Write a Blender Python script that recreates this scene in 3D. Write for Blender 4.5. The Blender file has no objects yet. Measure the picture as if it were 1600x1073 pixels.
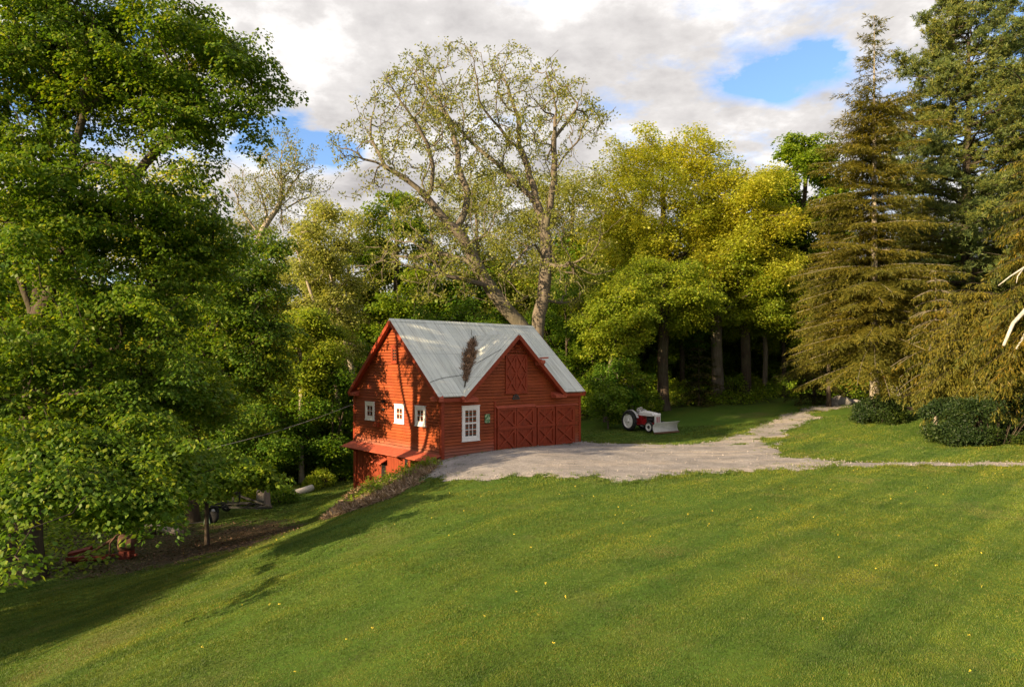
import bpy, math, random
import numpy as np
from mathutils import Vector, Matrix
R = math.radians
SC = bpy.context.scene
COL = SC.collection

# ------------------------------------------------------------------ camera
CAMH, FPX, HOR = 4.52, 1060.0, 568.0
cam = bpy.data.cameras.new('camera'); cam_ob = bpy.data.objects.new('camera', cam); COL.objects.link(cam_ob)
cam_ob.location = (0, 0, CAMH); cam_ob.rotation_euler = (R(90), 0, 0)
cam.sensor_width = 36; cam.lens = 36*FPX/1600; cam.shift_y = (HOR-536.5)/1600
cam.clip_start = .1; cam.clip_end = 3000
SC.camera = cam_ob

# ------------------------------------------------------------------ sun, sky, exposure
SUN_AZ = math.atan2(-.765, -.645); SUN_EL = R(17)
sun_dir = Vector((math.sin(SUN_AZ)*math.cos(SUN_EL), math.cos(SUN_AZ)*math.cos(SUN_EL), math.sin(SUN_EL)))
sl = bpy.data.lights.new('sun', 'SUN'); sl.energy = 3.6; sl.angle = R(.55); sl.color = (1, .78, .48)
so = bpy.data.objects.new('sun', sl); COL.objects.link(so)
so.rotation_euler = sun_dir.to_track_quat('Z', 'Y').to_euler(); so.location = (-40, -20, 40)
SC.view_settings.view_transform = 'Standard'; SC.view_settings.look = 'None'
SC.view_settings.exposure = 1.84; SC.view_settings.gamma = 1
SC.cycles.max_bounces = 12; SC.cycles.diffuse_bounces = 9; SC.cycles.glossy_bounces = 2
SC.cycles.transmission_bounces = 8; SC.cycles.sample_clamp_indirect = 8

W = bpy.data.worlds.new('World'); SC.world = W; W.use_nodes = True
nt = W.node_tree; N = nt.nodes; L = nt.links
def nd(t, **k):
    n = N.new(t)
    for a, b in k.items(): setattr(n, a, b)
    return n
def mth(op, a, b=None, c=None):
    n = nd('ShaderNodeMath', operation=op)
    for i, v in enumerate((a, b, c)):
        if v is None: continue
        if isinstance(v, (int, float)): n.inputs[i].default_value = v
        else: L.new(v, n.inputs[i])
    return n.outputs[0]
bg = N['Background']; bg.inputs[1].default_value = .15
sky = nd('ShaderNodeTexSky', sky_type='NISHITA', sun_disc=False, sun_elevation=SUN_EL, sun_rotation=SUN_AZ)
sky.air_density = 1.0; sky.dust_density = .6; sky.ozone_density = 2.0
tc = nd('ShaderNodeTexCoord')
sep = nd('ShaderNodeSeparateXYZ'); L.new(tc.outputs['Generated'], sep.inputs[0])
# clouds are laid out on a flat layer high overhead: p = dir.xy / (dir.z + c)
zz = mth('ADD', mth('MAXIMUM', sep.outputs[2], 0.0), .16)
px_ = mth('DIVIDE', sep.outputs[0], zz); py_ = mth('DIVIDE', sep.outputs[1], zz)
cmb = nd('ShaderNodeCombineXYZ'); L.new(px_, cmb.inputs[0]); L.new(py_, cmb.inputs[1])
n1 = nd('ShaderNodeTexNoise', noise_dimensions='3D'); n1.inputs['Scale'].default_value = 1.15
n1.inputs['Detail'].default_value = 9; n1.inputs['Roughness'].default_value = .62; n1.inputs['Distortion'].default_value = .25
mp = nd('ShaderNodeMapping'); mp.inputs['Location'].default_value = (3.3, 1.7, .4)
L.new(cmb.outputs[0], mp.inputs[0]); L.new(mp.outputs[0], n1.inputs['Vector'])
n2 = nd('ShaderNodeTexNoise'); n2.inputs['Scale'].default_value = 2.6; n2.inputs['Detail'].default_value = 7; n2.inputs['Roughness'].default_value = .62
mp2 = nd('ShaderNodeMapping'); mp2.inputs['Location'].default_value = (9.1, 4.2, 2.0)
L.new(cmb.outputs[0], mp2.inputs[0]); L.new(mp2.outputs[0], n2.inputs['Vector'])
cov = n1.outputs['Fac']
# openings in the cloud deck, by compass direction: (azimuth tangent, elevation tangent, size x, size z, depth)
at_x = mth('DIVIDE', sep.outputs[0], mth('MAXIMUM', sep.outputs[1], .05)); at_z = mth('DIVIDE', sep.outputs[2], mth('MAXIMUM', sep.outputs[1], .05))
HOLES = [(.44, .415, .035, .022, .15), (.405, .385, .03, .016, .12), (.47, .445, .025, .018, .13), (.36, .40, .05, .018, .16), (-.36, .335, .07, .035, .33), (-.27, .31, .055, .03, .22), (.75, .53, .07, .07, .3),
         (-.70, .47, .12, .13, .22), (-.56, .50, .07, .06, .22), (-.37, .58, .05, .02, .2)]
at_x = mth('ADD', at_x, mth('MULTIPLY', mth('SUBTRACT', n2.outputs['Fac'], .5), .22)); at_z = mth('ADD', at_z, mth('MULTIPLY', mth('SUBTRACT', n1.outputs['Fac'], .5), .14))
tot = None
for hx, hz, sx, sz, dp in HOLES:
    a = mth('DIVIDE', mth('SUBTRACT', at_x, hx), sx); b = mth('DIVIDE', mth('SUBTRACT', at_z, hz), sz)
    g = mth('MULTIPLY', mth('POWER', 2.718, mth('MULTIPLY', mth('ADD', mth('MULTIPLY', a, a), mth('MULTIPLY', b, b)), -1.0)), dp)
    tot = g if tot is None else mth('ADD', tot, g)
front = mth('GREATER_THAN', sep.outputs[1], .05)
cov = mth('SUBTRACT', cov, mth('MULTIPLY', tot, front))
rc = nd('ShaderNodeValToRGB'); rc.color_ramp.elements[0].position = .33; rc.color_ramp.elements[1].position = .44
L.new(cov, rc.inputs[0])
# cloud tone: thin edges bright, thick bellies grey
rt_ = nd('ShaderNodeValToRGB'); e = rt_.color_ramp.elements
e[0].position = .36; e[0].color = (2.75, 2.66, 2.58, 1); e[1].position = .60; e[1].color = (.98, .93, .93, 1)
k = e.new(.47); k.color = (1.62, 1.55, 1.51, 1)
tone = mth('ADD', mth('MULTIPLY', cov, .45), mth('MULTIPLY', n2.outputs['Fac'], .55)); L.new(tone, rt_.inputs[0])
skc = nd('ShaderNodeMixRGB', blend_type='MULTIPLY'); skc.inputs[0].default_value = 1; skc.inputs[2].default_value = (.40, .44, .52, 1)
L.new(sky.outputs[0], skc.inputs[1])
mix = nd('ShaderNodeMixRGB'); L.new(rc.outputs[0], mix.inputs[0]); L.new(skc.outputs[0], mix.inputs[1]); L.new(rt_.outputs[0], mix.inputs[2])
L.new(mix.outputs[0], bg.inputs[0])

# ------------------------------------------------------------------ helpers
def tag(o, label=None, cat=None, group=None, kind=None):
    if label: o['label'] = label
    if cat: o['category'] = cat
    if group: o['group'] = group
    if kind: o['kind'] = kind
    return o
def thing(name, label, cat, loc=(0, 0, 0), rz=0, group=None):
    o = bpy.data.objects.new(name, None); COL.objects.link(o); o.location = loc; o.rotation_euler = (0, 0, rz)
    o.empty_display_size = .3
    return tag(o, label, cat, group)
def mesh_np(name, V, faces, mat, parent=None, smooth=False, mats=None, fmat=None):
    """V (n,3); faces: list of int arrays (m,k)"""
    me = bpy.data.meshes.new(name); V = np.asarray(V, np.float32)
    me.vertices.add(len(V)); me.vertices.foreach_set('co', V.ravel())
    faces = [np.asarray(f, np.int32) for f in faces if len(f)]
    loops = np.concatenate([f.ravel() for f in faces])
    cnt = np.concatenate([np.full(len(f), f.shape[1], np.int32) for f in faces])
    st = np.concatenate([[0], np.cumsum(cnt)[:-1]]).astype(np.int32)
    me.loops.add(len(loops)); me.loops.foreach_set('vertex_index', loops)
    me.polygons.add(len(cnt)); me.polygons.foreach_set('loop_start', st); me.polygons.foreach_set('loop_total', cnt)
    if smooth: me.polygons.foreach_set('use_smooth', np.ones(len(cnt), bool))
    me.materials.append(mat)
    me.update(calc_edges=True)
    o = bpy.data.objects.new(name, me); COL.objects.link(o); o.parent = parent
    return o
class MB:
    def __init__(s): s.v = []; s.f = []
    def poly(s, pts):
        i = len(s.v); s.v += [tuple(p) for p in pts]; s.f.append(list(range(i, i+len(pts))))
    def hull(s, a, b):                       # two matching loops joined into a closed prism
        i = len(s.v); n = len(a); s.v += [tuple(p) for p in a]+[tuple(p) for p in b]
        s.f.append([i+k for k in range(n)][::-1]); s.f.append([i+n+k for k in range(n)])
        for k in range(n): s.f.append([i+k, i+(k+1) % n, i+n+(k+1) % n, i+n+k])
    def box(s, x0, x1, y0, y1, z0, z1):
        s.hull([(x0, y0, z0), (x1, y0, z0), (x1, y1, z0), (x0, y1, z0)], [(x0, y0, z1), (x1, y0, z1), (x1, y1, z1), (x0, y1, z1)])
    def beam(s, p, q, w, h, up=(0, 0, 1)):   # rectangular bar from p to q
        p = Vector(p); q = Vector(q); d = (q-p).normalized(); r = d.cross(Vector(up))
        if r.length < 1e-4: r = d.cross(Vector((1, 0, 0)))
        r.normalize(); u = r.cross(d)
        c = [r*w/2*a+u*h/2*b for a, b in ((-1, -1), (1, -1), (1, 1), (-1, 1))]
        s.hull([p+k for k in c], [q+k for k in c])
    def tube(s, pts, rad, n=8, cap=True):
        pts = [Vector(p) for p in pts]
        if not hasattr(rad, '__len__'): rad = [rad]*len(pts)
        i0 = len(s.v); ref = None
        for k, p in enumerate(pts):
            d = (pts[min(k+1, len(pts)-1)]-pts[max(k-1, 0)]).normalized()
            if ref is None: ref = d.cross(Vector((.31, .17, .93))).normalized()
            ref = (ref-d*ref.dot(d)).normalized(); b = d.cross(ref)
            for j in range(n):
                a = 2*math.pi*j/n; s.v.append(tuple(p+(ref*math.cos(a)+b*math.sin(a))*rad[k]))
        for k in range(len(pts)-1):
            for j in range(n): s.f.append([i0+k*n+j, i0+k*n+(j+1) % n, i0+(k+1)*n+(j+1) % n, i0+(k+1)*n+j])
        if cap: s.f.append([i0+j for j in range(n)][::-1]); s.f.append([i0+(len(pts)-1)*n+j for j in range(n)])
    def lathe(s, prof, c, axis=(0, 1, 0), n=28):   # prof: (radius, along axis); closed loop
        ax = Vector(axis).normalized(); e1 = ax.cross(Vector((0, 0, 1)))
        if e1.length < 1e-3: e1 = Vector((1, 0, 0))
        e1.normalize(); e2 = ax.cross(e1); i0 = len(s.v); m = len(prof); c = Vector(c)
        for j in range(n):
            a = 2*math.pi*j/n
            for r, t in prof: s.v.append(tuple(c+ax*t+(e1*math.cos(a)+e2*math.sin(a))*r))
        for j in range(n):
            for q in range(m):
                s.f.append([i0+j*m+q, i0+j*m+(q+1) % m, i0+((j+1) % n)*m+(q+1) % m, i0+((j+1) % n)*m+q])
    def build(s, name, mat, parent=None, smooth=False, bevel=0):
        me = bpy.data.meshes.new(name); me.from_pydata(s.v, [], s.f); me.materials.append(mat)
        import bmesh
        bm = bmesh.new(); bm.from_mesh(me); bmesh.ops.recalc_face_normals(bm, faces=bm.faces); bm.to_mesh(me); bm.free()
        if smooth: me.polygons.foreach_set('use_smooth', np.ones(len(me.polygons), bool))
        o = bpy.data.objects.new(name, me); COL.objects.link(o); o.parent = parent
        if bevel:
            b = o.modifiers.new('bevel', 'BEVEL'); b.width = bevel; b.segments = 2; b.limit_method = 'ANGLE'
        return o
def at(px, py, d):                            # a point of the place from its bearing, its height angle and its distance
    return np.array([(px-800)/FPX*d, d, CAMH-(py-HOR)*d/FPX])

# ------------------------------------------------------------------ materials
def newmat(name):
    m = bpy.data.materials.new(name); m.use_nodes = True
    t = m.node_tree; return m, t, t.nodes['Principled BSDF'], t.nodes['Material Output']
def ramp(t, fac, stops, interp='LINEAR'):
    r = t.nodes.new('ShaderNodeValToRGB'); r.color_ramp.interpolation = interp; e = r.color_ramp.elements
    while len(e) < len(stops): e.new(.5)
    for i, (p, c) in enumerate(stops): e[i].position = p; e[i].color = (*c, 1)
    t.links.new(fac, r.inputs[0]); return r.outputs[0]
def noise(t, vec, scale, detail=4, rough=.55, stretch=None, dist=0):
    n = t.nodes.new('ShaderNodeTexNoise'); n.inputs['Scale'].default_value = scale; n.inputs['Detail'].default_value = detail
    n.inputs['Roughness'].default_value = rough; n.inputs['Distortion'].default_value = dist
    if stretch:
        mpn = t.nodes.new('ShaderNodeMapping'); mpn.inputs['Scale'].default_value = stretch[:3]
        if len(stretch) > 3: mpn.vector_type = 'TEXTURE'; mpn.inputs['Scale'].default_value = [1/q for q in stretch[:3]]; mpn.inputs['Rotation'].default_value = (0, 0, stretch[3])
        t.links.new(vec, mpn.inputs[0]); vec = mpn.outputs[0]
    t.links.new(vec, n.inputs['Vector']); return n.outputs['Fac']
def coord(t, which='Object'):
    return t.nodes.new('ShaderNodeTexCoord').outputs[which]
def mixc(t, fac, a, b, mode='MIX'):
    m = t.nodes.new('ShaderNodeMixRGB'); m.blend_type = mode
    for i, v in ((0, fac), (1, a), (2, b)):
        if isinstance(v, (int, float)): m.inputs[i].default_value = v
        elif isinstance(v, tuple): m.inputs[i].default_value = (*v, 1)
        else: t.links.new(v, m.inputs[i])
    return m.outputs[0]
def bump(t, bsdf, h, strength=.3, dist=.02):
    b = t.nodes.new('ShaderNodeBump'); b.inputs['Strength'].default_value = strength; b.inputs['Distance'].default_value = dist
    t.links.new(h, b.inputs['Height']); t.links.new(b.outputs[0], bsdf.inputs['Normal'])
def paint(name, c, rough=.6, var=.25, scale=3, metal=0, spec=.3, stretch=None, bumps=.15):
    m, t, b, o = newmat(name); v = coord(t)
    f = noise(t, v, scale, 6, .65, stretch)
    lo = tuple(x*(1-var) for x in c); hi = tuple(min(1, x*(1+var)) for x in c)
    t.links.new(ramp(t, f, [(.3, lo), (.7, hi)]), b.inputs['Base Color'])
    b.inputs['Roughness'].default_value = rough; b.inputs['Metallic'].default_value = metal; b.inputs['Specular IOR Level'].default_value = spec
    if bumps: bump(t, b, noise(t, v, scale*9, 3), bumps, .01)
    return m
def leafmat(name, stops, trans=.4, patch=.35, tint=1.5, yellow=(1.25, 1.1, .5)):
    """colour varies leaf by leaf and, slowly, through the crown (young and old growth); light passes through"""
    m, t, b, o = newmat(name)
    g = t.nodes.new('ShaderNodeNewGeometry').outputs['Random Per Island']
    c = ramp(t, g, stops)
    n = noise(t, coord(t), patch, 3, .6)
    c = mixc(t, ramp(t, n, [(.42, (0, 0, 0)), (.62, (1, 1, 1))]), c, mixc(t, 1.0, c, yellow, 'MULTIPLY'))
    t.links.new(c, b.inputs['Base Color']); b.inputs['Roughness'].default_value = .5; b.inputs['Specular IOR Level'].default_value = .25
    tr = t.nodes.new('ShaderNodeBsdfTranslucent')
    t.links.new(mixc(t, 1.0, c, (1.25*tint/1.5, 1.2*tint/1.5, .6), 'MULTIPLY'), tr.inputs[0])
    mx = t.nodes.new('ShaderNodeMixShader'); mx.inputs[0].default_value = trans
    t.links.new(b.outputs[0], mx.inputs[1]); t.links.new(tr.outputs[0], mx.inputs[2]); t.links.new(mx.outputs[0], o.inputs[0])
    return m
def barkmat(name, a, b_, scale=2.5):
    m, t, b, o = newmat(name); v = coord(t)
    f = noise(t, v, scale, 7, .7, (3.2, 3.2, .5)); g = noise(t, v, .7, 3)
    c = ramp(t, f, [(.3, a), (.66, b_)]); c = mixc(t, ramp(t, g, [(.45, (0, 0, 0)), (.75, (.5, .5, .5))]), c, (.12, .12, .07))
    t.links.new(c, b.inputs['Base Color']); b.inputs['Roughness'].default_value = .95; b.inputs['Specular IOR Level'].default_value = .1
    bump(t, b, f, .9, .06); return m

M = {}
M['bark'] = barkmat('bark_brown', (.026, .019, .014), (.095, .072, .054))
M['bark_grey'] = barkmat('bark_grey', (.07, .055, .042), (.20, .165, .13))
M['bark_pale'] = barkmat('bark_pale', (.16, .13, .10), (.42, .36, .29))
M['bark_white'] = barkmat('bark_white', (.3, .27, .24), (.62, .58, .53))
M['lf_maple'] = leafmat('leaf_maple', [(0, (.055, .12, .011)), (.5, (.10, .185, .016)), (.85, (.155, .23, .024)), (1, (.24, .28, .035))], .48)
M['lf_spring'] = leafmat('leaf_spring_green', [(0, (.10, .19, .015)), (.6, (.17, .27, .024)), (1, (.26, .33, .04))], .5)
M['lf_gold'] = leafmat('leaf_gold', [(0, (.29, .365, .035)), (.5, (.415, .455, .045)), (1, (.55, .535, .075))], .52, yellow=(1.10, .97, .8))
M['lf_pale'] = leafmat('leaf_pale', [(0, (.21, .26, .055)), (.5, (.31, .34, .085)), (1, (.42, .42, .14))], .5, yellow=(1.06, 1.0, .8))
M['lf_bud'] = leafmat('leaf_bud', [(0, (.12, .15, .03)), (.5, (.20, .225, .042)), (1, (.31, .30, .075))], .45, yellow=(1.05, 1.0, .8))
M['lf_dark'] = leafmat('leaf_forest', [(0, (.05, .125, .012)), (.6, (.095, .19, .017)), (1, (.18, .26, .028))], .48)
M['lf_mid'] = leafmat('leaf_forest_mid', [(0, (.15, .235, .02)), (.6, (.24, .32, .026)), (1, (.37, .40, .045))], .52, yellow=(1.15, 1.02, .7))
M['nd_spruce'] = leafmat('needle_olive', [(0, (.078, .089, .016)), (.5, (.142, .143, .022)), (1, (.23, .20, .034))], .42, patch=.3, yellow=(1.15, 1.0, .75))
M['nd_pine'] = leafmat('needle_pine', [(0, (.055, .09, .028)), (.5, (.10, .145, .042)), (1, (.18, .20, .05))], .35, patch=.25, yellow=(1.4, 1.15, .7))
M['nd_gold'] = leafmat('needle_gold', [(0, (.06, .078, .012)), (.5, (.11, .118, .016)), (1, (.20, .165, .024))], .38, patch=.35, yellow=(1.2, .92, .65))
M['nd_dark'] = leafmat('needle_dark', [(0, (.022, .030, .009)), (.5, (.045, .052, .013)), (1, (.10, .085, .018))], .3)
M['lf_hedge'] = leafmat('leaf_hedge', [(0, (.012, .026, .008)), (.6, (.024, .048, .012)), (1, (.05, .075, .018))], .25)
M['lf_yellow'] = leafmat('leaf_yellow', [(0, (.30, .22, .01)), (1, (.5, .36, .03))], .4)
M['litter'] = leafmat('leaf_litter', [(0, (.13, .08, .045)), (.5, (.29, .19, .11)), (1, (.56, .40, .26))], .2, yellow=(.75, .75, .75))
M['litter_dark'] = leafmat('leaf_litter_brown_shaded', [(0, (.045, .026, .015)), (.5, (.10, .055, .032)), (1, (.20, .125, .07))], .1, yellow=(.7, .7, .7))  # brown litter, its colour lowered further to hold the shade under the trees
M['grass'] = leafmat('grass_blade', [(0, (.066, .122, .018)), (.5, (.094, .156, .024)), (.93, (.132, .180, .034)), (1, (.21, .20, .075))], .35, patch=.16, yellow=(1.25, 1.05, .9))
def lawn_patches(m):
    t = m.node_tree; b = t.nodes['Principled BSDF']; v = coord(t); src = b.inputs['Base Color'].links[0].from_socket
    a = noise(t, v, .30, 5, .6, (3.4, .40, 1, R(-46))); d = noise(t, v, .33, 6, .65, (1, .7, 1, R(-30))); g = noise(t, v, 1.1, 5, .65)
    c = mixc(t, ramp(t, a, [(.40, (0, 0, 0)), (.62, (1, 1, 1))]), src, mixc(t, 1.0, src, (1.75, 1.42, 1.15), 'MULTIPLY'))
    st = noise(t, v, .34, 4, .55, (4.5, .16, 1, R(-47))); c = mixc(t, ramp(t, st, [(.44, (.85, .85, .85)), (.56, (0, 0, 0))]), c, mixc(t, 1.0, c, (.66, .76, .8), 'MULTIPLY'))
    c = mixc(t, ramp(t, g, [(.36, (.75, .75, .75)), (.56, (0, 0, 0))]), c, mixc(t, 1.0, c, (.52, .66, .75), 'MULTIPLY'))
    c = mixc(t, ramp(t, d, [(.56, (0, 0, 0)), (.70, (.6, .6, .6))]), c, (.22, .185, .07))
    for l in list(src.links):
        if l.to_node == b or l.to_node.type == 'MIX_RGB' and l.to_node.blend_type == 'MULTIPLY' and l.to_node.outputs[0].links and l.to_node.outputs[0].links[0].to_node.type == 'BSDF_TRANSLUCENT': t.links.new(c, l.to_socket)
lawn_patches(M['grass'])

# ------------------------------------------------------------------ terrain
CTRL = np.array([(0, 0, -.1), (0, 10, -.05), (0, 18, 0), (0, 25, 0), (-2.4, 25.6, -.03), (-3.3, 32.2, -.06), (-4.6, 28.5, -.55), (-5, 22, -.5), (-5, 14, -.55), (-5, 8, -.6), (-5, 2, -.7),
 (-8, 6, -1.2), (-8, 12, -1.25), (-8, 18, -1.3), (-8, 24, -1.6), (-8, 29, -2.1), (-8.9, 33, -2.75), (-6.9, 36.1, -1.75), (-8.95, 38.4, -2.75), (-5.2, 34.0, -.95), (-6.2, 32, -1.35),
 (-12, 6, -2.0), (-12, 14, -2.2), (-12, 20, -2.35), (-12, 27, -2.85), (-12, 34, -3.15), (-12, 42, -3.3), (-17, 12, -2.9), (-17, 20, -3.0), (-17, 27, -3.2), (-17, 36, -3.4), (-17, 45, -3.6),
 (-25, 10, -3.3), (-25, 20, -3.4), (-25, 30, -3.7), (-30, 45, -4), (-20, 60, -4), (-40, 60, -5), (-35, 80, -5), (-45, 30, -4.5),
 (-3, 50, -1.5), (-8, 46, -3), (2, 48, -.3), (5, 50, .05), (0, 62, -1.2), (3.9, 39, 0), (8, 30, 0), (8, 40, .05), (8, 47, .15), (10, 55, .75), (20, 55, 1.2), (20, 66, 1.9), (15, 45, .35), (15, 30, .05),
 (15, 22, .05), (15, 12, .1), (8, 18, .03), (8, 10, .03), (25, 30, .12), (25, 45, 1.05), (25, 38, .45), (35, 36, .6), (35, 50, 1.25), (36, 64, .9), (28, 62, 1.4), (40, 75, .6), (20, 85, 1.6), (0, 85, 0), (30, 20, .15), (40, 30, .4),
 (20, 38, .35), (22, 50, 1.3), (5, 75, .8), (60, 60, 1.0), (60, 20, .6), (-60, 10, -5), (-60, 80, -6), (0, -30, 0), (50, -20, .5), (-50, -20, -4)], float)
def _tps(r2): return np.where(r2 > 1e-9, r2*np.log(r2+1e-12)*.5, 0)
_C = CTRL[:, :2]/30
_K = _tps(((_C[:, None]-_C[None])**2).sum(-1))+np.eye(len(_C))*.004
_Pm = np.hstack([np.ones((len(_C), 1)), _C])
_sol = np.linalg.solve(np.block([[_K, _Pm], [_Pm.T, np.zeros((3, 3))]]), np.concatenate([CTRL[:, 2], np.zeros(3)]))
def gz(x, y):
    x = np.atleast_1d(np.asarray(x, float)); y = np.atleast_1d(np.asarray(y, float)); out = np.empty(x.size)
    xf, yf = x.ravel(), y.ravel()
    for i in range(0, xf.size, 20000):
        q = np.stack([xf[i:i+20000], yf[i:i+20000]], 1)/30
        k = _tps(((q[:, None]-_C[None])**2).sum(-1))
        out[i:i+20000] = k@_sol[:len(_C)]+_sol[len(_C)]+q@_sol[len(_C)+1:]
    d = np.hypot(xf, yf-30); w = np.clip((d-75)/60, 0, 1); w = w*w*(3-2*w)
    out = np.clip(out, -7, 4)*(1-w)+w*.5
    return out.reshape(x.shape)
def gz1(x, y): return float(gz(x, y)[0])
def ground_at(px, py):                        # where the sight line of a bearing meets the ground
    d = np.linspace(6, 110, 1500); x = (px-800)/FPX*d; z = CAMH-(py-HOR)*d/FPX
    below = np.where(z <= gz(x, d))[0]
    i = below[0] if len(below) else -1
    return float(x[i]), float(d[i])
# smooth value noise for masks
_rn = np.random.RandomState(5); _tab = _rn.rand(256, 256)
def vnoise(x, y, s):
    x = np.asarray(x)*s+1000; y = np.asarray(y)*s+1000; xi = np.floor(x).astype(int); yi = np.floor(y).astype(int)
    fx = x-xi; fy = y-yi; fx = fx*fx*(3-2*fx); fy = fy*fy*(3-2*fy); t = _tab
    a = t[xi % 256, yi % 256]; b = t[(xi+1) % 256, yi % 256]; c = t[xi % 256, (yi+1) % 256]; d = t[(xi+1) % 256, (yi+1) % 256]
    return (a*(1-fx)+b*fx)*(1-fy)+(c*(1-fx)+d*fx)*fy
def fbm(x, y, s): return (vnoise(x, y, s)+.5*vnoise(x, y, s*2.1)+.25*vnoise(x, y, s*4.3))/1.75
def sdf_poly(px, py, poly):
    P = np.asarray(poly, float); d = np.full(px.shape, 1e9); inside = np.zeros(px.shape, bool)
    for i in range(len(P)):
        a = P[i]; b = P[(i+1) % len(P)]; e = b-a; wx = px-a[0]; wy = py-a[1]
        t = np.clip((wx*e[0]+wy*e[1])/(e@e+1e-9), 0, 1); d = np.minimum(d, np.hypot(wx-e[0]*t, wy-e[1]*t))
        c = ((a[1] > py) != (b[1] > py)) & (px < (b[0]-a[0])*(py-a[1])/(b[1]-a[1]+1e-12)+a[0]); inside ^= c
    return np.where(inside, -d, d)
DRIVE = [ground_at(*p) for p in ((664, 744), (672, 733), (690, 718))]+[(-1.2, 34.6), (3.9, 39.1)]+[ground_at(*p) for p in (
    (935, 693), (1010, 695), (1080, 694), (1130, 685), (1180, 670), (1215, 655), (1228, 643), (1262, 636), (1300, 631), (1330, 629), (1325, 636), (1290, 650), (1262, 660), (1238, 672), (1222, 685), (1228, 700), (1262, 714), (1312, 722), (1300, 731), (1230, 735), (1140, 737), (1075, 740), (1040, 751), (965, 758),
    (930, 748), (860, 747), (800, 747), (740, 750), (690, 752))]
TRACK = [ground_at(*p) for p in ((1300, 723), (1450, 722), (1640, 721))]+[(34, 29.2), (34, 28.4)]+[ground_at(*p) for p in ((1640, 729), (1450, 729), (1300, 732))]
def drive_sdf(x, y):
    n = (fbm(x, y, .9)-.5)*1.5+(fbm(x+40, y, 3.2)-.5)*.7
    a = sdf_poly(x, y, DRIVE)+n; b = sdf_poly(x, y, TRACK)+n*.45+.12
    hole = np.maximum(0, fbm(x, y+70, .55)-.57)*9*np.clip((x-9)/4, 0, 1)
    return np.minimum(a+hole, b)
LITTER = [ground_at(*p) for p in ((-80, 930), (60, 905), (180, 900), (290, 880), (380, 858), (470, 828), (455, 815), (400, 812), (330, 818), (230, 825), (100, 830), (-80, 840))]
def litter_w(x, y): return np.clip(.5-(sdf_poly(x, y, LITTER)+(fbm(x, y, .7)-.5)*5.5+.7)/1.6, 0, 1)
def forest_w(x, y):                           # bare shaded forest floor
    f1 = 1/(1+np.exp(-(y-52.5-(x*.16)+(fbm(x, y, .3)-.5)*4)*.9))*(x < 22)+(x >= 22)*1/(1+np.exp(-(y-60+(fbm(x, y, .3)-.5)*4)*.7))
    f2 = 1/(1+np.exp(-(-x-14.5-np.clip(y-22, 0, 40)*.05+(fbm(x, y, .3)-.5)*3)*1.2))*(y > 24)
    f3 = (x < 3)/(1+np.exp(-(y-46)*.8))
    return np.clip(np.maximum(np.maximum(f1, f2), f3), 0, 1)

xs = np.unique(np.concatenate([np.linspace(-900, -60, 22), np.arange(-60, -24, 1.5), np.arange(-24, 36, .3), np.arange(36, 66, 1.5), np.linspace(66, 900, 22)]))
ys = np.unique(np.concatenate([np.linspace(-300, -10, 14), np.arange(-10, 4, 1.0), np.arange(4, 60, .3), np.arange(60, 100, 1.5), np.linspace(100, 1800, 24)]))
GX, GY = np.meshgrid(xs, ys); GZ = gz(GX, GY)
GZ = GZ+(fbm(GX, GY, .35)-.5)*.12*(np.hypot(GX, GY) < 120)
def grid_faces(ny, nx):
    i = np.arange(ny*nx).reshape(ny, nx); return np.stack([i[:-1, :-1], i[:-1, 1:], i[1:, 1:], i[1:, :-1]], -1).reshape(-1, 4)
def ground_height(x, y): return gz(x, y)+(fbm(x, y, .35)-.5)*.12
m, t, b, o = newmat('lawn_soil'); v = coord(t)
gA = noise(t, v, .35, 6, .6, (1, 1, 1, R(-35))); gB = noise(t, v, .25, 5, .6, (3.2, .45, 1, R(-32))); gC = noise(t, v, 9, 5, .7)
c = ramp(t, gA, [(.3, (.055, .115, .014)), (.55, (.085, .158, .02)), (.75, (.13, .175, .03))])
c = mixc(t, ramp(t, gB, [(.45, (0, 0, 0)), (.65, (.7, .7, .7))]), c, (.115, .165, .022))
c = mixc(t, ramp(t, gC, [(.35, (0, 0, 0)), (.7, (.55, .55, .55))]), c, (.045, .065, .012))
dead = ramp(t, noise(t, v, .22, 6, .65), [(.55, (0, 0, 0)), (.72, (.75, .75, .75))])
c = mixc(t, dead, c, (.15, .125, .05))
def attr(t, name):
    a = t.nodes.new('ShaderNodeAttribute'); a.attribute_name = name; return a.outputs['Fac']
soil = ramp(t, noise(t, v, 5, 6, .7), [(.3, (.035, .026, .016)), (.55, (.075, .055, .032)), (.8, (.13, .10, .06))])
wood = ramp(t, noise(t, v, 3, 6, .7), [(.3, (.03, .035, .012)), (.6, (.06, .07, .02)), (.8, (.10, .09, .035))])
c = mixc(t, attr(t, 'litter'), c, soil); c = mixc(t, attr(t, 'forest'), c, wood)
t.links.new(c, b.inputs['Base Color']); b.inputs['Roughness'].default_value = .95; b.inputs['Specular IOR Level'].default_value = .1
bump(t, b, noise(t, v, 14, 5, .7), .6, .05)
M['ground'] = m
ground = mesh_np('ground', np.stack([GX, GY, GZ], -1).reshape(-1, 3), [grid_faces(*GX.shape)], M['ground'], smooth=True)
tag(ground, kind='structure')
for nm, val in (('litter', litter_w(GX, GY)), ('forest', forest_w(GX, GY))):
    a = ground.data.attributes.new(nm, 'FLOAT', 'POINT'); a.data.foreach_set('value', val.astype(np.float32).ravel())

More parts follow.
